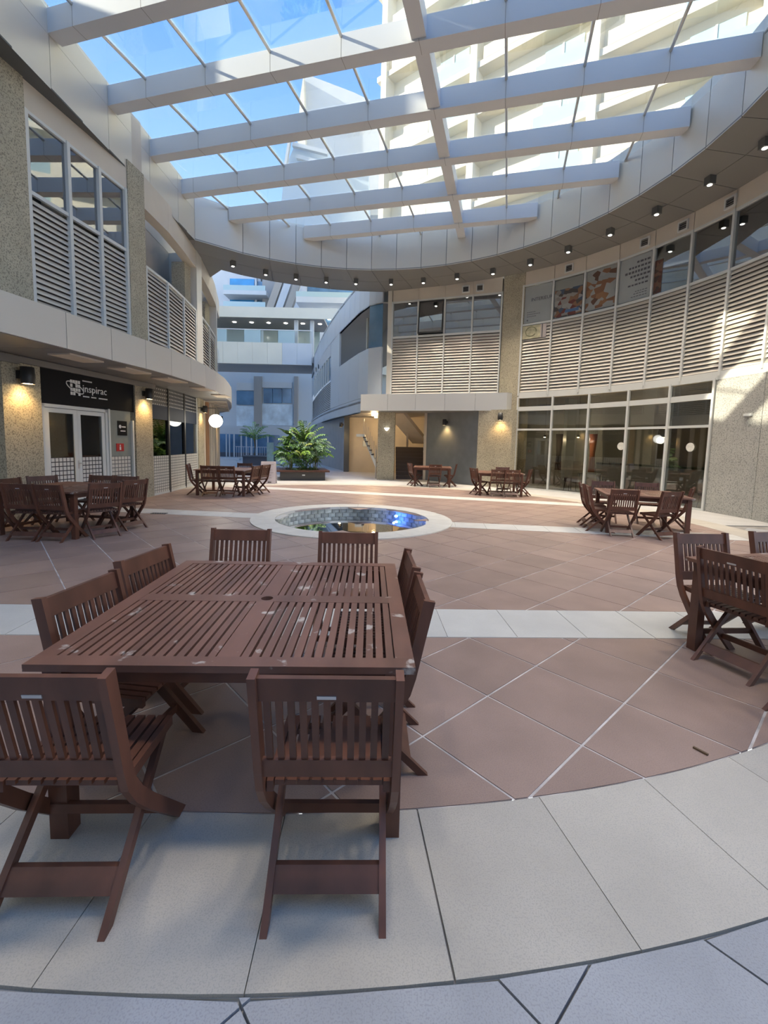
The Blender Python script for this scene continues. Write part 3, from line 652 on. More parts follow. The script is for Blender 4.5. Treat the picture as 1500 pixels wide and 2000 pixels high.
lines(t, [(.55, .98, 1.12, .06, .09), (.30, .98, .98, .06, .09), (.18, .98, .84, .07, .09), (.36, .98, .71, .06, .09), (.52, .98, .58, .06, .09), (.30, .98, .45, .05, .09), (.55, .95, .25, .02, .07), (.5, .95, .18, .02, .07), (.42, .92, .10, .02, .07)])
t, L = poster(25.4, 23.9, 6.34, 7.3, picture('strip_photo', [(.2, .05, .02), (.35, .12, .05), (.12, .06, .04), (.3, .14, .06)], 7), 'narrow rust-coloured poster strip at the window edge')
t, L = poster(52.9, 48.4, 5.72, 6.20, mat('yellow_print', (.48, .45, .30), .5, noise=.4, nscale=5), 'small yellowish poster with a round motif below the pale poster', RW - .03)
obj('print_block', MB().box(.92 * L, 1.22 * L, -.002, .005, 0, .48), mat('pink_print', (.52, .46, .44), .5), t); obj('print_block', MB().box(.99 * L, 1.04 * L, -.004, 0, 0, .48), M_ink, t)
ring = [(.32 + .2 * math.cos(a * PI / 10), -.003, .26 + .17 * math.sin(a * PI / 10)) for a in range(19)]; obj('motif', MB().tube(ring, .016, 5), mat('olive_print', (.22, .22, .13), .5), t)
# vents in the cream band
def vent(p, rz, label):
    t = thing('air_vent', label, 'vent', (p[0], p[1], 7.83), rz, 'square vents under the ring soffit')
    obj('frame', MB().box(-.15, .15, -.05, 0, 0, .04).box(-.15, .15, -.05, 0, .24, .28).box(-.15, -.11, -.05, 0, .04, .24).box(.11, .15, -.05, 0, .04, .24), M_frame, t); obj('duct', MB().box(-.11, .11, -.01, 0, .04, .24), M_dark, t)
    for k in range(3): obj('slat', MB().box(-.11, .11, -.04, -.025, .075 + k * .06, .095 + k * .06), M_soffit, t)
for k, dgr in enumerate((43.0, 27.5, 20.5, 12.6, 5.0)): vent(ra(dgr, RW - .01), R_(dgr - 90), ['air vent above the room photo poster', 'air vent above the narrow rust-coloured poster', 'air vent above the first big dark window', 'air vent with a round dark duct, nearest the right edge', 'air vent outside the right edge of the picture'][k])
em = thing('emergency_light', 'small white emergency light on the sunlit grey stone wall', 'lamp', (*ra(6.2, RW - .02), 2.50), R_(6.2 - 90))
obj('housing', MB().box(-.10, .10, -.06, 0, 0, .06), M_whitef, em); obj('lens', MB().box(-.08, .08, -.055, -.01, -.02, 0), M_room2, em)

# ================================================================== CENTRE PAVILION
W0, W1 = Vector((0.2, 19.74)), Vector((4.52, 18.14)); WD = (W1 - W0).normalized(); WN = Vector((-WD.y, WD.x)); WA = ang2(W0, W1); WLn = (W1 - W0).length
def wp(s, o=0.0): return tuple(W0 + WD * s - WN * o)
wc = struct('wall_centre')
for k in range(4):
    a, b = wp(WLn * k / 4), wp(WLn * (k + 1) / 4)
    louvers(a, b, 3.55, 6.18, 0.1135, wc)
    obj('band_panel', MB().slab(wp(WLn * k / 4 + .004), wp(WLn * (k + 1) / 4 - .004), 7.74, ZS + .1, .08), M_cream2, wc)
w6 = struct('window_6')
for k in range(4):
    a, b = wp(WLn * k / 4), wp(WLn * (k + 1) / 4)
    if k != 1: pane(w6, a, b, 6.28, 7.68, M_glass_up)
    else:
        q = obj('open_sash', MB().box(.04, WLn / 4 - .04, 0, .04, -1.36, -1.30).box(.04, WLn / 4 - .04, 0, .04, -.06, 0).box(.04, .09, 0, .04, -1.30, -.06).box(WLn / 4 - .09, WLn / 4 - .04, 0, .04, -1.30, -.06), M_dark, w6, loc=(a[0], a[1], 7.66)); q.rotation_euler = (R_(-7), 0, WA)
        obj('pane', MB().box(.09, WLn / 4 - .09, .015, .025, -1.30, -.06), M_glass_up, q)
    rail(w6, a, b, 6.23, 0.08); rail(w6, a, b, 7.71, 0.06)
for k in range(5): post(w6, wp(WLn * k / 4), 3.55, 7.74, 0.06, 0.09, ang=WA)
obj('red_blind', MB().slab(wp(WLn * .52), wp(WLn * .98), 5.65, 6.12, .02, .05), mat('reddish_blind', (.22, .12, .10), .6), wc)
for s in (3.15, 3.72): vent(wp(s, .01), WA, 'air vent above the pavilion windows, left of two' if s < 3.4 else 'air vent above the pavilion windows, right of two')
obj('upper_room_wall', MB().slab(wp(-.2, -3), wp(WLn + .4, -3), 3.55, ZS, .1), M_room2, wc)
obj('storey_slab', MB().prism([wp(-.6, -.1), wp(WLn, -.1), wp(WLn + .5, -6), wp(-.6, -6)], 3.1, 3.5), M_cream, wc)
obj('roof_slab', MB().prism([wp(-.3, -.1), wp(WLn, -.1), wp(WLn + .5, -6), wp(-.3, -6)], ZS + .1, 9.4), M_cream2, wc)
obj('edge_post', MB().slab(wp(-.22), wp(-.03), 3.5, ZS + .1, .3, -.02), M_panel, wc)
# tall stone pier between pavilion and right building, wider stone wall at ground
obj('stone_pier', MB().prism([(4.56, 18.10), (4.60, 18.02), (5.18, 17.36), (5.7, 17.8), (5.0, 18.9)], 0, ZS + .1), M_stone, wc)
obj('stone_pier', MB().prism([(3.72, 17.80), (4.93, 17.28), (5.14, 17.36), (4.6, 18.4), (3.9, 18.5)], 0, 3.06), M_stone, wc)
obj('dark_wall', MB().slab((1.90, 20.3), (3.74, 17.88), 0, 3.1, .2, 0), M_dkgrey, wc)
obj('stone_pier', MB().prism([(-.33, 19.86), (.42, 19.78), (.46, 20.3), (-.28, 20.4)], 0, 3.1), M_stone, wc)
obj('back_wall', MB().slab((-2.05, 25.0), (3.2, 24.0), 0, 3.1, .2, 0), M_cream, wc)
obj('side_wall', MB().slab((2.5, 24.4), (1.98, 20.3), 0, 3.1, .15, -.2), M_cream, wc)
# white canopy box
t3 = struct('trim_3')
ca, cb_ = Vector((-1.10, 19.30)), Vector((4.72, 17.43)); cd = (cb_ - ca) / 5; cn = Vector((-cd.y, cd.x)).normalized()
for k in range(5):
    a, b = ca + cd * k, ca + cd * (k + 1)
    obj('fascia_panel', MB().slab(a + cd * .004, b - cd * .004, 3.02, 3.72, .04), M_panel_b, t3)
obj('fascia_joint', MB().slab(ca, cb_, 3.03, 3.71, .03, .02), M_seam, t3)
obj('fascia_end', MB().slab(cb_, (5.16, 17.75), 3.02, 3.72, .04), M_panel_b, t3)
obj('canopy_soffit', MB().prism([tuple(ca + cn * .02), tuple(cb_ + cn * .02), (4.95, 18.1), (4.5, 18.4), (.3, 20.2), (-1.2, 21)], 3.02, 3.06), M_soffit, t3)
obj('canopy_top', MB().prism([tuple(ca + cn * .02), tuple(cb_ + cn * .02), (4.6, 18.12), wp(0), (-.6, 20.4)], 3.55, 3.6), M_panel_b, t3)
# stairs
st = thing('staircase', 'dark timber stair rising behind the stone pier under the white canopy', 'stairs', (.55, 20.35, 0))
M_tread = mat('dark_tread', (.085, .065, .055), .6)
for k in range(9):
    obj('step', MB().box(0, 1.42, k * .28, k * .28 + .30, k * .165, k * .165 + .165), M_tread, st)
obj('upper_flight', MB().bar((1.3, 2.6, 1.75), (-.1, .3, 3.1), .9, .18), M_cream, st); obj('upper_flight', MB().bar((.62, 2.7, 1.6), (.5, 1.2, 3.0), .10, .30), M_cream2, st)
hr = obj('handrail', MB().tube([(1.38, .05, .0), (1.38, .05, .95), (1.38, 1.8, 2.05)], .022, 6), M_whitef, st)
for k in range(4): obj('rail_bar', MB().tube([(1.38, .08, .25 + k * .17), (1.38, 1.8, 1.32 + k * .17)], .012, 5), M_whitef, hr)
for k in range(1, 5): obj('baluster', MB().tube([(1.38, .4 * k, .25 * k), (1.38, .4 * k, .95 + .25 * k)], .012, 5), M_whitef, hr)
obj('stringer', MB().bar((1.46, 0, .05), (1.46, 2.4, 1.5), .04, .25), M_cream, st)
s2_ = thing('side_stair', 'narrow stair with a white sloping stringer left of the stone pier', 'stairs', (-.42, 20.5, 0))
obj('stringer', MB().bar((.06, 0, .55), (-.62, .7, 2.02), .06, .14), M_whitef, s2_); obj('landing', MB().box(-.95, -.55, .5, 1.1, 1.93, 2.05), M_whitef, s2_)
for k in range(7): obj('step', MB().box(-.62 + k * .10, -.50 + k * .10, .25 - k * .02, 1.1, 1.88 - k * .2, 1.93 - k * .2), M_tread, s2_)
for k in range(7): obj('baluster', MB().tube([(-.6 + k * .1, .68 - k * .1, 2.05 - k * .21), (-.6 + k * .1, .68 - k * .1, 2.8 - k * .21)], .012, 5), M_bar, s2_)
obj('post', MB().tube([(.02, -.1, 0), (.02, -.1, 1.35)], .03, 8), M_bar, s2_)
sconce((2.66, 19.25), (-.79, -.61), 2.55, 'black wall lamp on the dark grey wall with a warm pool of light', 16)
sconce((2.25, 22.2), (-1, -.1), 2.32, 'black wall lamp on the cream wall beside the stair', 16)
sconce((4.52, 17.42), (-.4, -.9), 2.72, 'dark wall lamp at the top of the stone wall beside the glazed shop', 14, 1.1)
sconce((-2.35, 24.4), (-.6, -.8), 2.55, 'small dark lamp on the blue-grey wall left of the cream wall', 8)
uplt = thing('shell_lamp', 'small white shell wall light on the stone pier by the stair', 'lamp', (.06, 19.80, 2.28))
obj('shell', MB().lathe([(0.0, -.10), (.06, -.06), (.13, .05), (.11, .05)], 14), lamp_mat('shell_glow', (1, .95, .85), .8), uplt, True, loc=(0, -.05, 0))
tag(obj('wall_plate', MB().box(0, .32, -.03, 0, 0, .30).box(.05, .27, -.04, -.03, .05, .25), M_whitef, loc=(-1.25, 24.82, 1.45)), 'small white wall plate on the cream wall behind the stair', 'plate')
for p in ((-.6, 21.5, 2.95), (-.5, 23, 2.95)):
    tag(obj('soffit_bulb', MB().lathe([(0, 0), (.07, .0), (.09, .06), (0, .07)], 12), M_bulb, loc=p), 'glowing bulb under the canopy near the side stair, %s of two' % ('nearer' if p[1] < 22 else 'farther'), 'lamp', 'bulbs by the side stair')
    l = bpy.data.lights.new('bulb_light', 'POINT'); l.energy = 22; l.color = (1, .68, .34); l.shadow_soft_size = .08; lo = bpy.data.objects.new('bulb_light', l); COL.objects.link(lo); lo.location = (p[0], p[1], p[2] - .15)

# ================================================================== RING ROOF AND SKYLIGHT
KC = (-1.002, 9.648); KR = 7.91
def kp(deg, r=KR): return (KC[0] + r * math.cos(R_(deg)), KC[1] + r * math.sin(R_(deg)))
def outer(deg):
    r = RW if deg < 70 else (RW + (10.1 - RW) * min(1, (deg - 70) / 18))
    return ra(deg, r)
ce = struct('ceiling')
rf = struct('trim_4')
st_ = 6.9; n0 = -19; degs = [53.2 - 6.9 * 27 + 6.9 * k for k in range(39)]
degs = [d_ for d_ in degs if -134 <= d_ <= 134]; degs[0] = -134.0; degs[-1] = 134.0
for a, b in zip(degs, degs[1:]):
    m_ = (a + b) / 2
    p0, p1 = kp(a + .06), kp(b - .06)
    obj('fascia_panel', MB().slab(p1, p0, ZS, 9.66, .05), M_panel, rf)
    obj('fascia_joint', MB().slab(kp(b), kp(a), ZS + .01, 9.65, .02, .03), M_seam, rf)
    o0, o1 = outer(a), outer(b)
    if -100 < m_:
        mid0 = tuple((Vector(kp(a)) + Vector(o0)) / 2); mid1 = tuple((Vector(kp(b)) + Vector(o1)) / 2)
        g = 0.006
        def shr(q):
            c = sum((Vector(v) for v in q), Vector((0, 0))) / 4; return [tuple(c + (Vector(v) - c) * (1 - g / .45)) for v in q]
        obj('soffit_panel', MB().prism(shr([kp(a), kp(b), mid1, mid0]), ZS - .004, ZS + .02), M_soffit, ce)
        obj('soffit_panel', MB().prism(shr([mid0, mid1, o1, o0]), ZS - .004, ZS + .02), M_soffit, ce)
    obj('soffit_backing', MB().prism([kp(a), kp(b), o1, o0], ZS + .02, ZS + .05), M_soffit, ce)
    obj('ring_roof', MB().prism([kp(a, KR + .1), kp(b, KR + .1), o1, o0], 9.55, 9.66), M_cream2, ce)
    if m_ > 54 or m_ < -26: obj('outer_fascia', MB().slab(o1, o0, ZS, 9.66, .05, -.05), M_panel, rf)
ylist = [3.9, 5.6, 7.34, 9.1, 10.85, 12.6, 14.2, 15.34]
def flx(y): return -6.62 + (y - 4) * 0.011
for a, b in zip(ylist, ylist[1:]):
    for z0, z1 in ((ZS, 9.17), (9.176, 9.70)):
        obj('fascia_panel', MB().slab((flx(a), a + .006), (flx(b), b - .006), z0, z1, .05), M_panel, rf)
    obj('fascia_joint', MB().slab((flx(a), a), (flx(b), b), ZS + .01, 9.69, .02, .03), M_seam, rf)
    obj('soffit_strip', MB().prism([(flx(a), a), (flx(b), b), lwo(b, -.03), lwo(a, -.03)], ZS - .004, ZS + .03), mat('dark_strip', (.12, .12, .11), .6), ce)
obj('soffit_panel', MB().prism([kp(134), outer(127), (-7.4, 18.8), (-7.5, 15.5)], ZS + .004, ZS + .016), M_soffit, ce)

E1 = Vector((0.9637, -0.2669)); EN = Vector((0.2669, 0.9637)); OO = Vector((-5.521, 10.581)); BS, MS = 1.729, 1.549
def zt(x): return 9.62 - 0.016 * (x + 6.5)
def chord(p, d):                         # line p+t*d inside the opening (circle clipped by x > -6.55)
    q = p - Vector(KC); b = q.dot(d); c = q.dot(q) - KR * KR; D = b * b - c
    if D <= 0: return None
    t0, t1 = -b - math.sqrt(D), -b + math.sqrt(D)
    tx = (-6.55 - p.x) / d.x
    if d.x > 0: t0 = max(t0, tx)
    else: t1 = min(t1, tx)
    return (t0, t1) if t1 - t0 > .3 else None
sk = struct('skylight')
for kb in range(-4, 5):
    p = OO + EN * (kb * BS); ch = chord(p + EN * .15, E1)
    if not ch: continue
    a, b = p + E1 * ch[0], p + E1 * ch[1]; a2, b2 = a + EN * .3, b + EN * .3
    bm_ = obj('beam', MB().hexa([(*a, zt(a.x) - .43), (*b, zt(b.x) - .43), (*b2, zt(b.x) - .43), (*a2, zt(a.x) - .43)], [(*a, zt(a.x)), (*b, zt(b.x)), (*b2, zt(b.x)), (*a2, zt(a.x))]), M_beam, sk)
    for i in range(-2, 10):             # cladding joints on the near face and underside
        s = i * MS
        if not (ch[0] + .1 < s < ch[1] - .1): continue
        j = p + E1 * s; obj('cladding_joint', MB().box(-.004, .004, -.0015, .301, -.4315, -.02), M_soffit, bm_, loc=(j.x, j.y, zt(j.x)), rotz=math.atan2(E1.y, E1.x))
    for i in range(-2, 10):             # bars to the next beam
        j = p + E1 * (i * MS) + EN * .3; k2 = p + E1 * (i * MS) + EN * BS
        if math.hypot(j.x - KC[0], j.y - KC[1]) > KR - .02 or j.x < -6.4: continue
        ch2 = chord(j, EN)
        if not ch2: continue
        e2 = j + EN * min(BS - .3, ch2[1])
        if i == 4: obj('cross_beam', MB().bar((*j, zt(j.x) - .2), (*e2, zt(e2.x) - .2), .28, .38), M_beam, sk)
        else: obj('glazing_bar', MB().tube([(*j, zt(j.x) - .05), (*e2, zt(e2.x) - .05)], .032, 8), M_bar, sk)
def clip_open(poly):
    for k in range(48):
        a = 2 * PI * k / 48; nx, ny = math.cos(a), math.sin(a); poly = clip(poly, nx, ny, nx * KC[0] + ny * KC[1] + KR)
        if len(poly) < 3: return []
    return clip(poly, -1, 0, 6.56)
for kb in range(-5, 5):
    for i in range(-3, 10):
        c = OO + EN * (kb * BS + .15) + E1 * (i * MS)
        q = [c + E1 * .004 + EN * .004, c + E1 * (MS - .004) + EN * .004, c + E1 * (MS - .004) + EN * (BS - .004), c + E1 * .004 + EN * (BS - .004)]
        q = clip_open([tuple(v) for v in q])
        if len(q) < 3 or area(q) < .02: continue
        n = len(q); vs = [(x, y, zt(x) + .004) for x, y in q] + [(x, y, zt(x) + .016) for x, y in q]
        obj('glass_pane', MB().add(vs, [tuple(range(n - 1, -1, -1)), tuple(range(n, 2 * n))] + [(t, (t + 1) % n, n + (t + 1) % n, n + t) for t in range(n)]), M_skyglass, sk)

# ring downlights
DL = [(-5.793, 16.982), (-4.786, 17.749), (-3.695, 18.152), (-2.529, 18.405), (-1.338, 18.496), (0.092, 18.459), (1.373, 18.208), (2.636, 17.699), (3.88, 17.116), (4.981, 16.217), (5.874, 15.144), (6.628, 13.915), (7.276, 12.69), (7.699, 11.289), (7.887, 9.957)]
ORD = ['first', 'second', 'third', 'fourth', 'fifth', 'sixth', 'seventh', 'eighth', 'ninth', 'tenth', 'eleventh', 'twelfth', 'thirteenth', 'fourteenth', 'fifteenth']
M_lens = lamp_mat('downlight_lens', (1.0, .95, .85), 3.0)
for k, (x, y) in enumerate(DL):
    t = thing('downlight', 'small dark box downlight on the ring soffit, %s from the left' % ORD[k], 'lamp', (x, y, ZS - .004), math.atan2(y - RC[1], x - RC[0]), 'downlights around the ring')
    obj('housing', MB().box(-.085, .085, -.085, .085, -.19, 0), mat('grey_housing', (.13, .135, .13), .4), t)
    obj('lens', MB().lathe([(0, -.20), (.05, -.20), (.06, -.185), (0, -.18)], 12), M_lens, t)
    spot('downlight_beam', (x, y, ZS - .22), (x + (CX - x) * .22, y + (CY - y) * .22, 0), 430, (1.0, .86, .68), 92, 1.0, .15)
for d_ in range(-120, -6, 12):           # the ring runs on over the near side of the plaza
    x, y = ra(d_, 8.35); t = thing('downlight', 'dark box downlight on the ring soffit above the near side of the plaza', 'lamp', (x, y, ZS - .004), R_(d_), 'downlights over the near side')
    if d_ < -98: bpy.data.objects.remove(t); continue
    obj('housing', MB().box(-.085, .085, -.085, .085, -.19, 0), MATS['grey_housing'], t); obj('lens', MB().lathe([(0, -.20), (.05, -.20), (.06, -.185), (0, -.18)], 12), M_lens, t)
    spot('downlight_beam', (x, y, ZS - .22), (x + (CX - x) * .22, y + (CY - y) * .22, 0), 170, (1.0, .88, .72), 100, 1.0, .3)

# ================================================================== TABLES AND CHAIRS
def chair_proto():
    P = []
    prof = [(-.245, .885), (-.205, .70), (-.168, .52), (-.145, .44), (-.10, .365), (-.02, .27), (.235, .0)]
    def ribbon(x, t, w):
        mb = MB(); pts = [Vector(q) for q in prof]; L = []; Rr = []
        for i, q in enumerate(pts):
            d = (pts[min(i + 1, len(pts) - 1)] - pts[max(i - 1, 0)]).normalized(); n = Vector((-d.y, d.x)) * w / 2
            if i == len(pts) - 1: n = Vector((w * .62, 0))
            if i == 0: n = Vector((w / 2, 0.004))
            L.append(q - n); Rr.append(q + n)
        vs = []
        for xx in (x - t / 2, x + t / 2):
            vs += [(xx, q.x, max(q.y, 0)) for q in L] + [(xx, q.x, max(q.y, 0)) for q in Rr]
        k = len(pts); fs = []
        for i in range(k - 1):
            fs += [(i, i + 1, k + i + 1, k + i), (2 * k + i, 3 * k + i, 3 * k + i + 1, 2 * k + i + 1), (i, 2 * k + i, 2 * k + i + 1, i + 1), (k + i, k + i + 1, 3 * k + i + 1, 3 * k + i)]
        fs += [(0, k, 3 * k, 2 * k), (k - 1, 3 * k - 1, 4 * k - 1, 2 * k - 1)]
        return mb.add(vs, fs)
    for s in (-1, 1): P.append(('stile', ribbon(s * .228, .026, .052), M_wood))
    def yb(z): return -.245 + (.885 - z) / (.885 - .52) * (.245 - .168)
    def board(z0, z1, x, t): return MB().hexa([(-x, yb(z0) - t / 2, z0), (x, yb(z0) - t / 2, z0), (x, yb(z0) + t / 2, z0), (-x, yb(z0) + t / 2, z0)], [(-x, yb(z1) - t / 2, z1), (x, yb(z1) - t / 2, z1), (x, yb(z1) + t / 2, z1), (-x, yb(z1) + t / 2, z1)])
    P.append(('top_rail', board(.79, .875, .215, .022), M_wood)); P.append(('lower_rail', board(.485, .555, .215, .022), M_wood))
    for k in range(11):
        x = -.19 + k * .038; z0, z1 = .555, .79
        P.append(('back_slat', MB().hexa([(x - .011, yb(z0) - .006, z0), (x + .011, yb(z0) - .006, z0), (x + .011, yb(z0) + .006, z0), (x - .011, yb(z0) + .006, z0)], [(x - .011, yb(z1) - .006, z1), (x + .011, yb(z1) - .006, z1), (x + .011, yb(z1) + .006, z1), (x - .011, yb(z1) + .006, z1)]), M_wood))
    for s in (-1, 1): P.append(('rear_leg', MB().hexa([(s * .193 - .012, -.27, 0), (s * .193 + .012, -.27, 0), (s * .193 + .012, -.222, 0), (s * .193 - .012, -.222, 0)], [(s * .193 - .012, .15, .415), (s * .193 + .012, .15, .415), (s * .193 + .012, .20, .415), (s * .193 - .012, .20, .415)]), M_wood))
    P.append(('rear_stretcher', MB().hexa([(-.181, -.188, .07), (.181, -.188, .07), (.181, -.170, .07), (-.181, -.170, .07)], [(-.181, -.135, .125), (.181, -.135, .125), (.181, -.117, .125), (-.181, -.117, .125)]), M_wood))
    P.append(('front_stretcher', MB().box(-.215, .215, .095, .117, .115, .155), M_wood))
    for k in range(9):
        x = -.168 + k * .042; P.append(('seat_slat', MB().box(x - .0155, x + .0155, -.135, .225, .428, .445), M_wood))
    P.append(('seat_rail', MB().box(-.195, .195, .16, .20, .405, .428), M_wood)); P.append(('seat_rail', MB().box(-.195, .195, -.11, -.07, .405, .428), M_wood))
    for s in (-1, 1): P.append(('seat_side', MB().box(s * .20 - .011, s * .20 + .011, -.14, .225, .405, .445), M_wood))
    P.append(('tag_plate', MB().hexa([(-.03, yb(.80) - .014, .80), (.03, yb(.80) - .014, .80), (.03, yb(.80) - .010, .80), (-.03, yb(.80) - .010, .80)], [(-.03, yb(.812) - .014, .812), (.03, yb(.812) - .014, .812), (.03, yb(.812) - .010, .812), (-.03, yb(.812) - .010, .812)]), M_plate))
    out = []
    for n, mb, m_ in P:
        me = mb.mesh(n); me.materials.append(m_); out.append((n, me))
    return out
CH = chair_proto()
def chair(x, y, deg, label, group):
    t = thing('folding_chair', label, 'chair', (x, y, 0), R_(deg), group)
    for n, me in CH: obj(n, me, None, t)
def table_proto():
    P = []; S = .737; b = .075
    P.append(('frame_board', MB().box(-S, S, -S, -S + b, .722, .75))); P.append(('frame_board', MB().box(-S, S, S - b, S, .722, .75)))
    P.append(('frame_board', MB().box(-S, -S + b, -S + b, S - b, .722, .75))); P.append(('frame_board', MB().box(S - b, S, -S + b, S - b, .722, .75)))
    mb = MB(); h = .032                 # centre board with the parasol hole
    mb.box(-S + b, -.05, -.05, .05, .722, .749).box(.05, S - b, -.05, .05, .722, .749)
    n = 16; vs = []
    for z in (.749, .722):
        for k in range(n):
            a = 2 * PI * k / n; c, s_ = math.cos(a), math.sin(a); q = .05 / max(abs(c), abs(s_)); vs += [(h * c, h * s_, z), (q * c, q * s_, z)]
    fs = []
    for k in range(n):
        i, j = 2 * k, 2 * ((k + 1) % n); fs += [(i, i + 1, j + 1, j), (2 * n + i, 2 * n + j, 2 * n + j + 1, 2 * n + i + 1), (i, j, 2 * n + j, 2 * n + i)]
    mb.add(vs, fs); P.append(('centre_board', mb))
    P.append(('centre_board', MB().box(-.045, .045, -S + b, -.05, .722, .749))); P.append(('centre_board', MB().box(-.045, .045, .05, S - b, .722, .749)))
    for sx_ in (-1, 1):
        for sy_ in (-1, 1):
            x0, x1 = (.045, S - b); w = (x1 - x0) / 15
            for k in range(15):
                xa = x0 + k * w + w * .14; xb = x0 + (k + 1) * w - w * .14; y0, y1 = .05, S - b
                P.append(('slat', MB().box(min(sx_ * xa, sx_ * xb), max(sx_ * xa, sx_ * xb), min(sy_ * y0, sy_ * y1), max(sy_ * y0, sy_ * y1), .728, .748)))
    for sx_ in (-1, 1):
        for sy_ in (-1, 1): P.append(('leg', MB().box(sx_ * .66 - .036, sx_ * .66 + .036, sy_ * .66 - .036, sy_ * .66 + .036, 0, .722)))
    for s_ in (-1, 1):
        P.append(('apron', MB().box(-.624, .624, s_ * .655 - .014, s_ * .655 + .014, .645, .722))); P.append(('apron', MB().box(s_ * .655 - .014, s_ * .655 + .014, -.624, .624, .645, .722)))
    out = []
    for n, mb in P:
        me = mb.mesh(n); me.materials.append(M_wood_t if n in ('slat', 'frame_board', 'centre_board') else M_wood); out.append((n, me))
    return out
TB = table_proto()
def table(x, y, deg, label):
    t = thing('slatted_table', label, 'table', (x, y, 0), R_(deg), 'square slatted wooden tables')
    for n, me in TB: obj(n, me, None, t)
C_ = 'wooden folding chair '
table(-.622, 2.325, 1.8, 'largest slatted square table in the foreground with worn paint')
g = 'chairs around the foreground table'
chair(-.17, 1.545, 1.5, C_ + 'on the near side of the foreground table, right of two', g)
chair(-1.07, 1.515, 2, C_ + 'on the near side of the foreground table, cut by the left edge', g)
chair(-1.247, 2.084, -97, C_ + 'on the left side of the foreground table, nearer of two', g)
chair(-1.267, 2.70, -97, C_ + 'on the left side of the foreground table, farther of two', g)
chair(-1.155, 3.31, 181, C_ + 'on the far side of the foreground table, left of two', g)
chair(-.275, 3.29, 181, C_ + 'on the far side of the foreground table, right of two', g)
chair(-.055, 2.74, 93, C_ + 'on the right side of the foreground table, farther of two', g)
chair(-.03, 2.19, 92, C_ + 'on the right side of the foreground table, nearer of two', g)
table(3.355, 2.965, 14, 'slatted square table cut by the right edge of the picture')
g = 'chairs around the table at the right edge'
chair(2.725, 3.165, -70, C_ + 'with crossed legs in front of the right edge table', g)
chair(2.84, 3.61, 184, C_ + 'on the far side of the right edge table, left of two', g)
chair(3.66, 3.79, 190, C_ + 'on the far side of the right edge table, cut by the frame', g)
chair(2.71, 2.47, -80, C_ + 'showing only one foot at the right edge of the picture', g)
table(5.16, 8.82, -17, 'slatted square table in front of the glazed shop on the right')
g = 'chairs around the table by the glazed shop'
chair(4.45, 8.22, -10, C_ + 'near side of the table by the glazed shop, left of two', g)
chair(5.10, 8.05, 17, C_ + 'near side of the table by the glazed shop, right of two', g)
chair(4.28, 8.63, -107, C_ + 'left side of the table by the glazed shop, nearer of two', g)
chair(4.43, 9.25, -105, C_ + 'left side of the table by the glazed shop, farther of two', g)
chair(4.93, 9.77, 163, C_ + 'far side of the table by the glazed shop, left of two', g)
chair(5.83, 9.62, 163, C_ + 'far side of the table by the glazed shop, right of two', g)
chair(5.95, 8.85, 50, C_ + 'turned askew on the right side of the table by the glazed shop', g)
table(-5.40, 7.52, -7, 'slatted square table in front of the black shop sign on the left')
g = 'chairs around the table by the black sign'
chair(-5.52, 6.80, 2, C_ + 'near side of the table by the black sign, left of two', g)
chair(-5.03, 6.77, -4, C_ + 'near side of the table by the black sign, right of two', g)
chair(-4.61, 7.07, 55, C_ + 'right side of the table by the black sign, nearer of two', g)
chair(-4.57, 7.75, 67, C_ + 'right side of the table by the black sign, farther of two', g)
chair(-5.42, 8.14, 176, C_ + 'far side of the table by the black sign, left of two', g)
chair(-4.92, 8.08, 173, C_ + 'far side of the table by the black sign, right of two', g)
chair(-6.10, 7.30, -98, C_ + 'left side of the table by the black sign, nearer of two', g)
chair(-6.02, 7.86, -118, C_ + 'left side of the table by the black sign, farther of two', g)
table(-4.75, 13.3, 2, 'slatted square table beside the dotted shop front, left of the planter')
g = 'chairs around the table by the dotted shop front'
chair(-4.98, 12.66, 2, C_ + 'near side of the table by the dotted shop, left of two', g)
chair(-4.48, 12.68, -2, C_ + 'near side of the table by the dotted shop, right of two', g)
chair(-3.98, 12.95, 78, C_ + 'right side of the table by the dotted shop, nearer of two', g)
chair(-3.88, 13.62, 75, C_ + 'right side of the table by the dotted shop, farther of two', g)
chair(-5.52, 12.92, -75, C_ + 'left side of the table by the dotted shop', g)
chair(-4.55, 14.05, 178, C_ + 'far side of the table by the dotted shop', g)
table(1.92, 17.55, -6, 'slatted square table under the white canopy by the stair')
g = 'chairs around the table by the stair'
chair(1.22, 17.42, -72, C_ + 'left of the table under the white canopy', g)
chair(1.92, 16.92, 4, C_ + 'in front of the table under the white canopy', g)
chair(2.62, 17.45, 78, C_ + 'right of the table under the white canopy', g)
table(3.88, 14.95, -6, 'slatted square table in front of the stone wall beside the glazed shop')
g = 'chairs around the table by the stone wall'
chair(3.20, 14.72, -72, C_ + 'left of the table by the pale stone wall', g)
chair(3.68, 14.38, 2, C_ + 'near side of the table by the pale stone wall, left of two', g)
chair(4.14, 14.32, -4, C_ + 'near side of the table by the pale stone wall, right of two', g)
chair(4.62, 14.62, 62, C_ + 'right of the table by the pale stone wall', g)
chair(4.25, 15.60, 178, C_ + 'far side of the table by the pale stone wall', g)

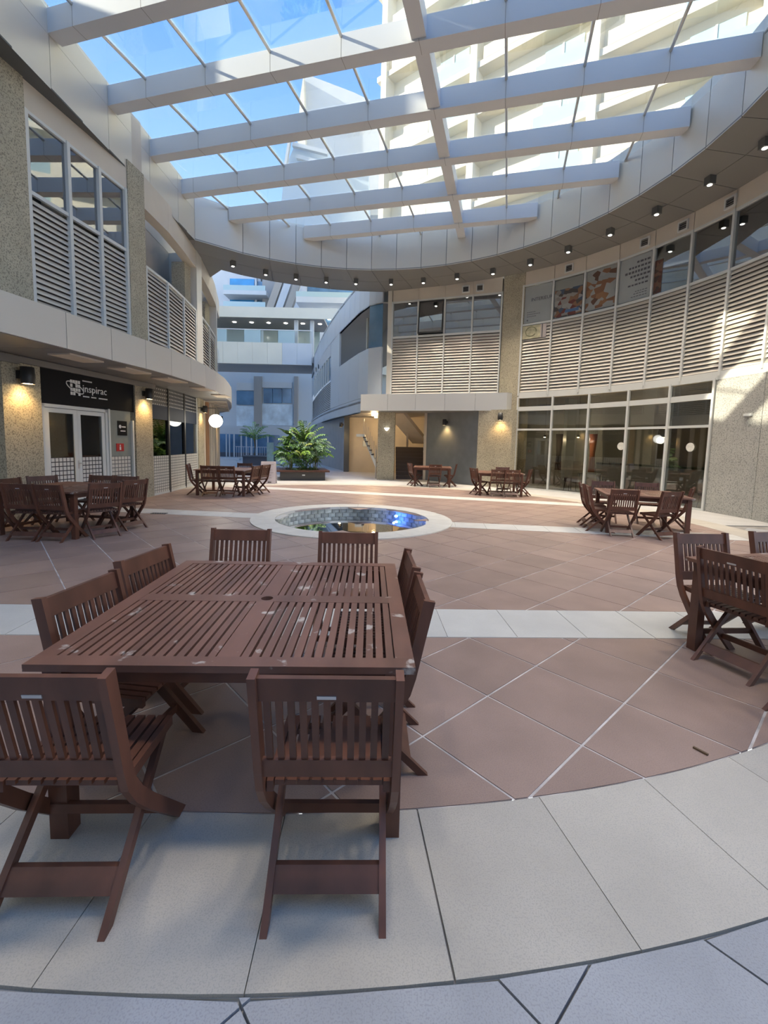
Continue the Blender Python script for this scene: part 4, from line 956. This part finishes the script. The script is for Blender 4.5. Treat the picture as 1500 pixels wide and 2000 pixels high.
# ================================================================== PLANTER, PLANTS, BOARDS
def at(u, v, Y):
    d = FW + RT * ((u - 750) / F) - UP * ((v - PYC) / F); t = Y / d.y; return Vector((d.x * t, Y, HC + d.z * t))
pt = thing('planter', 'dark planter box with a reddish timber bench rim holding the big plants', 'planter', (-3.62, 19.35, 0), R_(14))
obj('box', MB().box(-.95, .90, -.95, .9, 0, .36), mat('planter_dark', (.07, .065, .06), .6), pt)
for k in range(3):
    w_ = .12; o_ = .02 + k * .13
    obj('bench_board', MB().box(-1.12 + o_, 1.10 - o_, -1.12 + o_, -1.12 + o_ + w_, .36, .43), M_wood, pt)
    obj('bench_board', MB().box(1.10 - o_ - w_, 1.10 - o_, -1.0 + o_, 1.05 - o_, .36, .43), M_wood, pt)
    obj('bench_board', MB().box(-1.12 + o_, -1.12 + o_ + w_, -1.0 + o_, 1.05 - o_, .36, .43), M_wood, pt)
obj('bench_board', MB().box(-1.1, 1.08, .93, 1.05, .36, .43), M_wood, pt)
obj('soil', MB().box(-.73, .70, -.73, .90, .36, .41), mat('soil', (.05, .035, .025), .95), pt)
obj('step_light', MB().box(-.06, .06, -.96, -.95, .20, .25), M_whitef, pt)
M_leaf = [mat('leaf_%d' % k, c, .45, noise=.25, nscale=3, rnd=.25) for k, c in enumerate([(.13, .28, .045), (.22, .37, .06), (.08, .18, .045), (.36, .42, .10), (.14, .24, .13)])]
def frond_mesh(L, lift, droop, leaf, n=9, wide=.03, name='frond'):
    mb = MB(); pts = []
    for k in range(n + 1):
        t = k / n; pts.append(Vector((L * t * (1 - .15 * t), 0, lift * t - droop * t * t)))
    for k in range(n): mb.bar(pts[k], pts[k + 1], .012 * (1 - k / n) + .004, .012 * (1 - k / n) + .004)
    for k in range(2, n + 1):
        t = k / n; l = leaf * (1 - abs(t - .5) * .9)
        for s in (-1, 1):
            a = pts[k]; tip = a + Vector((l * .55, s * l * .8, -l * .35)); mid = a + Vector((l * .33, s * l * .4, .02)); w = wide
            mb.add([a, mid + Vector((w, -s * w * .4, 0)), tip, mid + Vector((-w, s * w * .4, 0))], [(0, 1, 2, 3)])
    return mb.mesh(name)
def blade_mesh(L, w, droop, name='leaf'):
    mb = MB(); n = 6; vs = []
    for k in range(n + 1):
        t = k / n; ww = w * math.sin(PI * min(1, .12 + .88 * t)) + .002; x = L * t * .85; z = L * .75 * t - droop * t * t
        vs += [(x, -ww, z + .12 * ww), (x, 0, z), (x, ww, z + .12 * ww)]
    fs = []
    for k in range(n): fs += [(3 * k, 3 * k + 1, 3 * k + 4, 3 * k + 3), (3 * k + 1, 3 * k + 2, 3 * k + 5, 3 * k + 4)]
    return mb.add(vs, fs).mesh(name)
FR = [frond_mesh(1.15, 1.25, .75, .26, 10), frond_mesh(.85, 1.1, .55, .22, 9), frond_mesh(.7, .7, .55, .20, 8)]
BL = [blade_mesh(.55, .10, .18), blade_mesh(.34, .012, .16, 'blade'), blade_mesh(.42, .05, .2)]
def with_mat(me, m_):
    k = me.name + m_.name
    if k not in _wm: c = me.copy(); c.materials.clear(); c.materials.append(m_); _wm[k] = c
    return _wm[k]
_wm = {}
def plant(name, label, p, z, items, stems):
    t = thing(name, label, 'plant', (p[0], p[1], z))
    for k in range(stems):
        a = random.uniform(0, 2 * PI); r = random.uniform(.03, .16); h = random.uniform(.35, .9)
        obj('stem', MB().tube([(r * math.cos(a), r * math.sin(a), 0), (r * 1.6 * math.cos(a), r * 1.6 * math.sin(a), h)], [.018, .012], 5), mat('cane', (.22, .20, .07), .6), t)
    for me, mats, cnt, (s0, s1), (h0, h1), (t0, t1), nm in items:
        for k in range(cnt):
            o = obj(nm, with_mat(me, M_leaf[random.choice(mats)]), None, t, loc=(random.uniform(-.1, .1), random.uniform(-.1, .1), random.uniform(h0, h1)))
            o.rotation_euler = (random.uniform(-.2, .2), random.uniform(t0, t1), 2 * PI * (k + random.uniform(-.3, .3)) / cnt); s = random.uniform(s0, s1); o.scale = (s, s, s)
ctr = Vector((-3.62, 19.35))
plant('areca_palm', 'tall bushy palm with arching yellow-green fronds in the planter centre', (ctr.x + .05, ctr.y), .4, [(FR[0], (0, 1, 3), 30, (.85, 1.2), (.1, .9), (-.5, .35), 'frond'), (FR[1], (0, 1, 3), 34, (.9, 1.2), (.4, 1.3), (-.5, .3), 'frond'), (FR[1], (1, 3), 16, (.6, .95), (1.0, 1.5), (-.8, -.1), 'frond')], 9)
plant('broad_leaf_shrub', 'shrub with broad dark leaves at the left of the planter', (ctr.x - .5, ctr.y - .2), .4, [(BL[0], (0, 2), 30, (.9, 1.4), (.6, 1.75), (-.1, .8), 'leaf'), (FR[2], (0, 2), 30, (.8, 1.2), (.3, 1.0), (-.2, .4), 'frond')], 5)
plant('leafy_shrub', 'dense green shrub at the right of the planter', (ctr.x + .5, ctr.y - .1), .4, [(FR[2], (0, 4, 2), 36, (.9, 1.4), (.25, 1.1), (-.2, .5), 'frond'), (BL[2], (0, 1, 4), 44, (.9, 1.4), (.2, 1.2), (-.2, .7), 'leaf')], 5)
plant('fern_shrub', 'low feathery shrub at the front left of the planter', (ctr.x - .42, ctr.y - .55), .4, [(FR[2], (0, 2, 4), 30, (.7, 1.05), (.05, .6), (-.1, .5), 'frond')], 3)
plant('grass_clump', 'pale variegated grass clump at the front of the planter', (ctr.x + .1, ctr.y - .62), .4, [(BL[1], (3, 4, 1), 60, (.8, 1.3), (0, .06), (-.4, .5), 'blade')], 0)
plant('grass_clump', 'darker grass clump at the right front corner of the planter', (ctr.x + .5, ctr.y - .5), .4, [(BL[1], (0, 4), 46, (.8, 1.2), (0, .06), (-.4, .5), 'blade')], 0)

fp = at(497, 893, 30); fz = 0
pp = thing('far_palm', 'small fan palm in a dark pot behind the tables on the left', 'plant', (fp.x, 30, 0))
obj('pot', MB().lathe([(0, 0), (.55, 0), (.70, .62), (.62, .62), (0, .55)], 20), mat('pot_dark', (.09, .095, .10), .6), pp)
obj('trunk', MB().tube([(0, 0, .5), (.05, 0, 1.3), (.0, 0, 1.8)], [.07, .05, .05], 8), mat('palm_trunk', (.20, .15, .09), .8), pp)
for k in range(26):
    o = obj('frond', with_mat(FR[0], M_leaf[random.choice((0, 1))]), None, pp, loc=(0, 0, 1.55 + random.uniform(0, .3))); o.rotation_euler = (0, random.uniform(-.55, .35), 2 * PI * k / 26 + random.uniform(-.1, .1)); s = random.uniform(.85, 1.2); o.scale = (s, s, s)
lowb = at(480, 905, 29); tag(obj('low_planter', MB().box(lowb.x - .2, lowb.x + 1.6, 29, 30.5, 0, .55).box(lowb.x - .26, lowb.x + 1.66, 28.94, 30.56, .55, .62), mat('slate_box', (.12, .13, .15), .6)), 'long dark slate planter box behind the far left tables', 'planter')

ab = thing('menu_board', 'pale pink folding menu board standing left of the planter', 'sign', (-4.42, 16.75, 0), R_(8))
M_board = mat('pink_board', (.60, .52, .50), .6, noise=.04, nscale=5)
for s in (-1, 1): obj('board_leaf', MB().hexa([(-.29, s * .24 - .02, 0), (.29, s * .24 - .02, 0), (.29, s * .24 + .02, 0), (-.29, s * .24 + .02, 0)], [(-.27, s * .03 - .015, .84), (.27, s * .03 - .015, .84), (.27, s * .03 + .015, .84), (-.27, s * .03 + .015, .84)]), M_board, ab)
for k, (x0, x1) in enumerate(((-.2, .2), (-.15, .1), (-.2, .16), (-.1, .2), (-.18, .12), (-.12, .14))):
    z = .72 - k * .10; y = -.24 + .21 * z / .84 - .024; obj('chalk_line', MB().box(x0, x1, y - .004, y, z, z + .018), mat('faint_ink', (.42, .36, .36), .7), ab)
obj('foot_mark', MB().box(.0, .13, -.262, -.258, .05, .085), M_dark, ab)
ba = at(528, 905, 21); bb = thing('banner_board', 'tall narrow light blue banner board behind the pink menu board', 'sign', (ba.x, 21, 0))
obj('panel', MB().box(-.16, .16, -.02, .02, .05, 1.55), mat('banner_blue', (.22, .42, .55), .5, noise=.25, nscale=4), bb); obj('base', MB().box(-.2, .2, -.15, .15, 0, .05), M_dark, bb)

# ================================================================== BACKGROUND
M_bw = mat('pale_render', (.60, .62, .63), .7, noise=.04, nscale=.6)
M_bc = mat('cream_render', (.80, .74, .60), .75, noise=.04, nscale=.5)
M_bg = mat('blue_window', (.10, .22, .36), .12, metal=.0, noise=.35, nscale=.7, spec=.8)
M_bb = mat('bright_blue_glass', (.03, .26, .55), .15, noise=.4, nscale=.5, spec=.8)
M_bgrey = mat('mid_grey', (.36, .35, .34), .7)  # one even grey for decks, pilasters and rear walls
M_balg = mat('balcony_glass', (.42, .55, .56), .15, spec=.7)
# wing running back from the pavilion
PW = [(-7.2, 43.0), (-6.2, 38.5), (-5.25, 34.5), (-4.35, 31.0), (-3.5, 28.0), (-2.7, 25.4), (-1.95, 23.2), (-1.35, 21.5), (-.85, 20.4), (-.25, 19.95)]
wb = struct('wall_back')
for i, (a, b) in enumerate(zip(PW, PW[1:])):
    A, B = Vector(a), Vector(b); d = B - A
    obj('fascia_panel', MB().slab(A + d * .003, B - d * .003, 3.06, 3.72, .1), M_blueg, wb)
    for h in range(2):
        A2, B2 = A + d * (h * .5 + .003), A + d * (h * .5 + .497)
        obj('parapet_panel', MB().slab(A2, B2, 7.75, 9.15, .1), M_blueg, wb)
    if i <= 3: louvers(a, b, 3.76, 5.5, .115, wb, mat('blue_slat', (.64, .68, .72), .4))
    else: obj('wall_panel', MB().slab(A + d * .003, B - d * .003, 3.74, 5.9, .1), M_blueg, wb)
    if i in (1, 2, 3): 
        pane(wb, a, b, 5.56, 6.95, M_bg); obj('sign_band', MB().slab(a, b, 7.0, 7.72, .08, -.02), M_bw, wb)
        for h in (0, .33, .66): post(wb, tuple(A + d * h), 5.5, 7.0, .08, .1)
    elif i in (0, 8): pane(wb, a, b, 5.9, 7.75, M_bg)
    elif i == 4: obj('wall_panel', MB().slab(a, b, 5.9, 7.75, .1), M_blueg, wb)
    if i in (5, 6, 7):                  # open loggia
        obj('loggia_wall', MB().slab(A + Vector((2.2, .4)), B + Vector((2.2, .4)), 5.9, 7.75, .1), M_bgrey, wb)
    inn = [a, b, (b[0] + 3.5, b[1]), (a[0] + 3.5, a[1])]
    obj('roof_slab', MB().prism(inn, 9.0, 9.1), M_bgrey, wb); obj('storey_slab', MB().prism(inn, 3.5, 3.6), M_bgrey, wb); obj('soffit_slab', MB().prism(inn, 3.06, 3.1), M_soffit, wb)
    obj('loggia_soffit', MB().prism(inn, 7.75, 7.8), M_bgrey, wb)
obj('loggia_post', MB().tube([(-1.0, 22.3, 5.9), (-1.0, 22.3, 7.75)], .05, 8), M_whitef, wb)
for a, b in (((-7.2, 43), (-5.2, 34)), ((-5.2, 34), (-3.5, 28.8)), ((-3.5, 28.8), (-2.25, 25.2))):
    obj('dark_wall', MB().slab(a, b, 0, 3.06, .2), mat('blue_dark_wall', (.36, .375, .39), .7, noise=.08, nscale=2), wb)
obj('dark_pier', MB().box(-2.3, -2.02, 24.7, 25.2, 0, 3.06), mat('slate_pier', (.10, .11, .12), .7), wb)
for k, (x, z) in enumerate(((-5.6, 7.35), (-5.2, 7.35))): obj('wall_mark', MB().box(x - .01, x + .01, 35.3 - k * 1.4, 35.7 - k * 1.4, z - .15, z + .15), M_bgrey, wb)

def pbox(name, u0, v0, u1, v1, Y, dep, m_, par, **kw):
    a, b = at(u0, v1, Y), at(u1, v0, Y)
    return obj(name, MB().box(a.x, b.x, Y, Y + dep, a.z, b.z), m_, par, **kw)
# foot bridge with two decks
A0, A1 = at(395, 0, 41), at(606, 0, 38)
fb = thing('foot_bridge', 'two-level pale footbridge crossing the passage behind the plaza', 'bridge', (0, 0, 0))
bx0, bx1 = -17.0, -6.6; by0, by1 = 39.5, 39.5
L = (bx1 - bx0)
for k in range(8): obj('fascia_panel', MB().box(bx0 + L * k / 8 + .006, bx0 + L * (k + 1) / 8 - .006, 39.4, 39.5, 8.35, 10.2), M_bc if k < 6 else M_bw, fb)
obj('deck', MB().box(bx0, bx1, 39.5, 44, 8.3, 8.6), M_bgrey, fb); obj('deck', MB().box(bx0, bx1 + 1, 39.5, 44, 12.3, 12.5), M_bgrey, fb)
obj('upper_fascia', MB().box(bx0, bx1 + 2.2, 39.4, 39.5, 12.3, 13.2), M_bc, fb)
for k in range(7): obj('rail_glass', MB().box(bx0 + L * k / 7 + .02, bx0 + L * (k + 1) / 7 - .02, 39.42, 39.45, 10.2, 11.25), M_balg if k % 2 else M_glass_c, fb)
obj('handrail', MB().box(bx0, bx1, 39.39, 39.47, 11.25, 11.32), M_whitef, fb)
for x in (-8.1, -6.7): obj('column', MB().box(x - .16, x + .16, 39.9, 40.2, 8.6, 12.3), M_bw, fb)
for k in range(6): obj('deck_lamp', MB().lathe([(0, -.03), (.16, -.03), (.16, 0)], 12), M_bulbw, fb, loc=(bx0 + 3.1 + k * 1.55, 41.0, 12.3))
obj('back_glazing', MB().box(bx0, bx1, 43.9, 44, 8.6, 12.3), M_balg, fb)
# block below and behind the bridge
lb = thing('blue_block', 'blue-grey two-storey block with a shop window seen under the footbridge', 'building', (0, 0, 0))
Y = 48
pbox('wall', 380, 722, 612, 894, Y, 6, M_blueg, lb)
pbox('sign_band', 512, 747, 570, 757, Y - .2, .2, M_bw, lb); pbox('sign_band', 462, 748, 496, 762, Y - .2, .2, M_bw, lb)
for u in (515, 533, 552): w_ = pbox('window', u, 759, u + 17, 787, Y - .15, .15, M_bg, lb)
pbox('window', 462, 764, 496, 790, Y - .15, .15, M_bg, lb)
pbox('pale_panel', 512, 790, 572, 830, Y - .12, .12, mat('pale_blue_panel', (.62, .72, .80), .5, noise=.2, nscale=1.2), lb)
pbox('pale_panel', 462, 793, 496, 832, Y - .12, .12, MATS['pale_blue_panel'], lb)
pbox('pilaster', 496, 735, 511, 835, Y - .3, .3, M_bgrey, lb); pbox('pilaster', 574, 735, 582, 835, Y - .3, .3, M_bgrey, lb)
pbox('lower_fascia', 400, 836, 612, 850, Y - 1.2, 1.2, M_blueg, lb)
gs = thing('far_shopfront', 'dark glazed far shopfront with pale posts behind the palm', 'building', (0, 0, 0))
Y = 44
pbox('glazing', 405, 850, 545, 898, Y, .3, M_bg, gs); pbox('plinth', 405, 886, 545, 899, Y - .3, .3, mat('slate_box2', (.10, .11, .13), .6), gs)
for u in (441, 447, 456, 470, 480, 490, 500, 522): pbox('post', u, 848, u + 2, 896, Y - .4, .1, M_bw, gs)
pbox('white_counter', 436, 895, 466, 903, 36, .6, M_bw, gs)
fn = thing('far_fence', 'pale wire fence in front of the far shopfront', 'fence', (0, 0, 0))
for k in range(14): q = at(455 + k * 5, 0, 34); obj('picket', MB().tube([(q.x, 34, 0), (q.x, 34, 1.15)], .018, 5), M_bw, fn)
q0, q1 = at(453, 0, 34), at(522, 0, 34); obj('rail', MB().tube([(q0.x, 34, 1.15), (q1.x, 34, 1.15)], .02, 5), M_bw, fn)
# upper far building with blue balconies, slanting fins, glass office
ub = thing('blue_balcony_building', 'far white building with bright blue balcony windows above the bridge', 'building', (0, 0, 0))
Y = 62
pbox('wall', 380, 480, 509, 888, Y, 8, M_bw, ub)
for v in (545, 577):
    w_ = pbox('window', 449, v, 496, v + 20, Y - .2, .2, M_bb, ub); pbox('pane', 501, v + 5, 522, v + 26, Y - .2, .2, M_bg, ub)
    pbox('balcony_slab', 436, v + 23, 520, v + 29, Y - 2.5, 2.5, M_bw, ub); pbox('balcony_glass', 436, v + 13, 518, v + 23, Y - 2.4, .1, M_balg, ub); pbox('pillar', 498, v - 4, 501, v + 24, Y - .5, .5, M_bw, ub)
so_ = thing('fin_building', 'far building with slanting grey fins beside the blue balconies', 'building', (0, 0, 0))
Y = 60
pbox('wall', 513, 500, 584, 888, Y + 1, 6, M_bgrey, so_)
for k in range(5):
    a, b = at(514 + k * 18, 640, Y), at(548 + k * 18, 545, Y)
    obj('fin', MB().bar(a, b, .5, .9), M_bw if k % 2 else mat('fin_tan', (.42, .38, .33), .7), so_)
gb = thing('glass_office', 'far glass office with ceiling lights under a white slab', 'building', (0, 0, 0))
Y = 56
pbox('wall', 586, 480, 790, 891, Y + .5, 3, M_bw, gb)
pbox('glazing', 600, 598, 706, 640, Y + .2, .4, M_bg, gb); pbox('glazing', 600, 560, 706, 578, Y + .2, .4, M_bg, gb); pbox('column', 588, 555, 599, 640, Y - .3, .6, M_bw, gb)
pbox('slab', 578, 582, 716, 590, Y - 3, 3.5, M_bw, gb); pbox('rail_glass', 578, 572, 716, 582, Y - 2.9, .1, M_balg, gb)
for u, v in ((612, 606), (628, 612), (644, 609), (656, 618), (672, 612), (640, 622), (607, 616)): pbox('ceiling_light', u, v, u + 6, v + 2, Y + .1, .1, M_bulbw, gb)

# cream tower seen through the right half of the skylight
TD = Vector((.79, -.61)).normalized(); TN = Vector((-.61, -.79)).normalized()
tw_ = thing('apartment_tower', 'tall sunlit cream apartment tower with slanting rows of balconies above the skylight', 'building', (-1.5, 41, 0), math.atan2(TD.y, TD.x))
TL = 46
obj('wall', MB().box(0, TL, 1.6, 9, 6, 66), M_bc, tw_)
for f in range(17):
    z = 10 + f * 3.3; ins = 0
    obj('balcony_slab', MB().box(-.4, TL, .6, 1.7, z, z + .42), M_bc, tw_)
    for k in range(5):
        x = 1.2 + k * 8.6
        obj('balcony_front', MB().box(x, x + 3.9, .58, .68, z + .42, z + 1.25), M_bc, tw_)
        obj('balcony_glass', MB().box(x + 4.0, x + 7.6, .6, .66, z + .42, z + 1.3), M_balg, tw_)
        w_ = obj('window', MB().box(x + 4.3, x + 6.9, 1.52, 1.62, z + .5, z + 2.7), M_balg, tw_)
        obj('frame', MB().box(x + 5.5, x + 5.62, 1.46, 1.52, z + .5, z + 2.7).box(x + 4.3, x + 6.9, 1.46, 1.52, z + 1.5, z + 1.6), M_bw, w_)
for k in range(6): obj('party_wall', MB().box(k * 8.6 + .2, k * 8.6 + .75, .4, 1.7, 8, 66), M_bc, tw_)
# stepped gable block left of the tower
sg = thing('gable_block', 'pale block with a tall pointed gable and slanting roofs left of the tower', 'building', (0, 0, 0))
def gprism(px, Y, dep, m_, name):
    q = [at(u, v, Y) for u, v in px]; n = len(q); vs = [(p.x, Y, p.z) for p in q] + [(p.x, Y + dep, p.z) for p in q]
    return obj(name, MB().add(vs, [tuple(range(n - 1, -1, -1)), tuple(range(n, 2 * n))] + [(t, (t + 1) % n, n + (t + 1) % n, n + t) for t in range(n)]), m_, sg)
gprism([(593, 143), (690, 180), (742, 205), (742, 420), (585, 420), (585, 215)], 52, 6, M_bw, 'gable_wall')
gprism([(586, 190), (593, 143), (597, 300), (580, 300)], 51, 1, M_bc, 'fin')
gprism([(575, 285), (640, 300), (720, 335), (720, 440), (545, 440), (556, 330)], 47, 5, mat('pale_blue_render', (.56, .64, .70), .7), 'lower_block')
gprism([(563, 270), (567, 272), (558, 330), (553, 330)], 46, .5, M_bw, 'mast')
for k in range(2):
    a, b = at(572 + k * 8, 283 + k * 24, 46.5), at(640 + k * 12, 300 + k * 26, 46.5); obj('roof_edge', MB().bar(a, b, .4, .35), M_bw, sg)

# unseen masses added left of frame: shade the court, a gap shapes the sunbeam
fb2 = thing('far_shade_block', 'unseen block added far beyond the left shops to shade the far buildings', 'building', (-36, 42, 0))  # added out of view to shade the far white buildings
obj('wall', MB().box(-14, 0, 0, 24, 0, 43), M_bw, fb2); obj('parapet', MB().box(-14, .1, .05, 24, 43, 44), M_bc, fb2)
nb = thing('sun_mask_tower', 'unseen tower added outside the left edge with a gap shaping the sunbeam', 'building', (-13, 0, 0))  # added out of view; its opening is cut to aim the sun patch
obj('lower_mask', MB().box(-4, 0, -25, 17, 0, 13.06), M_bc, nb)
obj('upper_mask', MB().box(-4, 0, -25, 17, 18.0, 46), M_bc, nb)
obj('side_mask', MB().box(-4, 0, 8.6, 17, 13.06, 18.0), M_bc, nb); obj('side_mask', MB().box(-4, 0, -25, -9, 13.06, 18.0), M_bc, nb)
n2 = thing('passage_shade_block', 'unseen block added beyond the left shops to shade the passage', 'building', (-17.5, 17, 0))  # added out of view to keep sun off the rear wing
obj('wall', MB().box(-10, 0, 0, 26, 0, 21), M_bw, n2); obj('parapet', MB().box(-10, .1, 0.05, 26, 21, 22), M_bc, n2)
# presumed arcade building behind the camera, unseen, added to block low sky light
rb = struct('wall_front')
obj('upper_wall', MB().box(-13, 13, -7, -6, 3.2, 9.5), M_cream2, rb)
for x in (-10, -5, 0, 5, 10): obj('stone_pier', MB().box(x - .4, x + .4, -7, -6, 0, 3.2), M_stone, rb)
obj('shop_wall', MB().box(-13, 13, -9, -8.8, 0, 3.2), M_room2, rb)
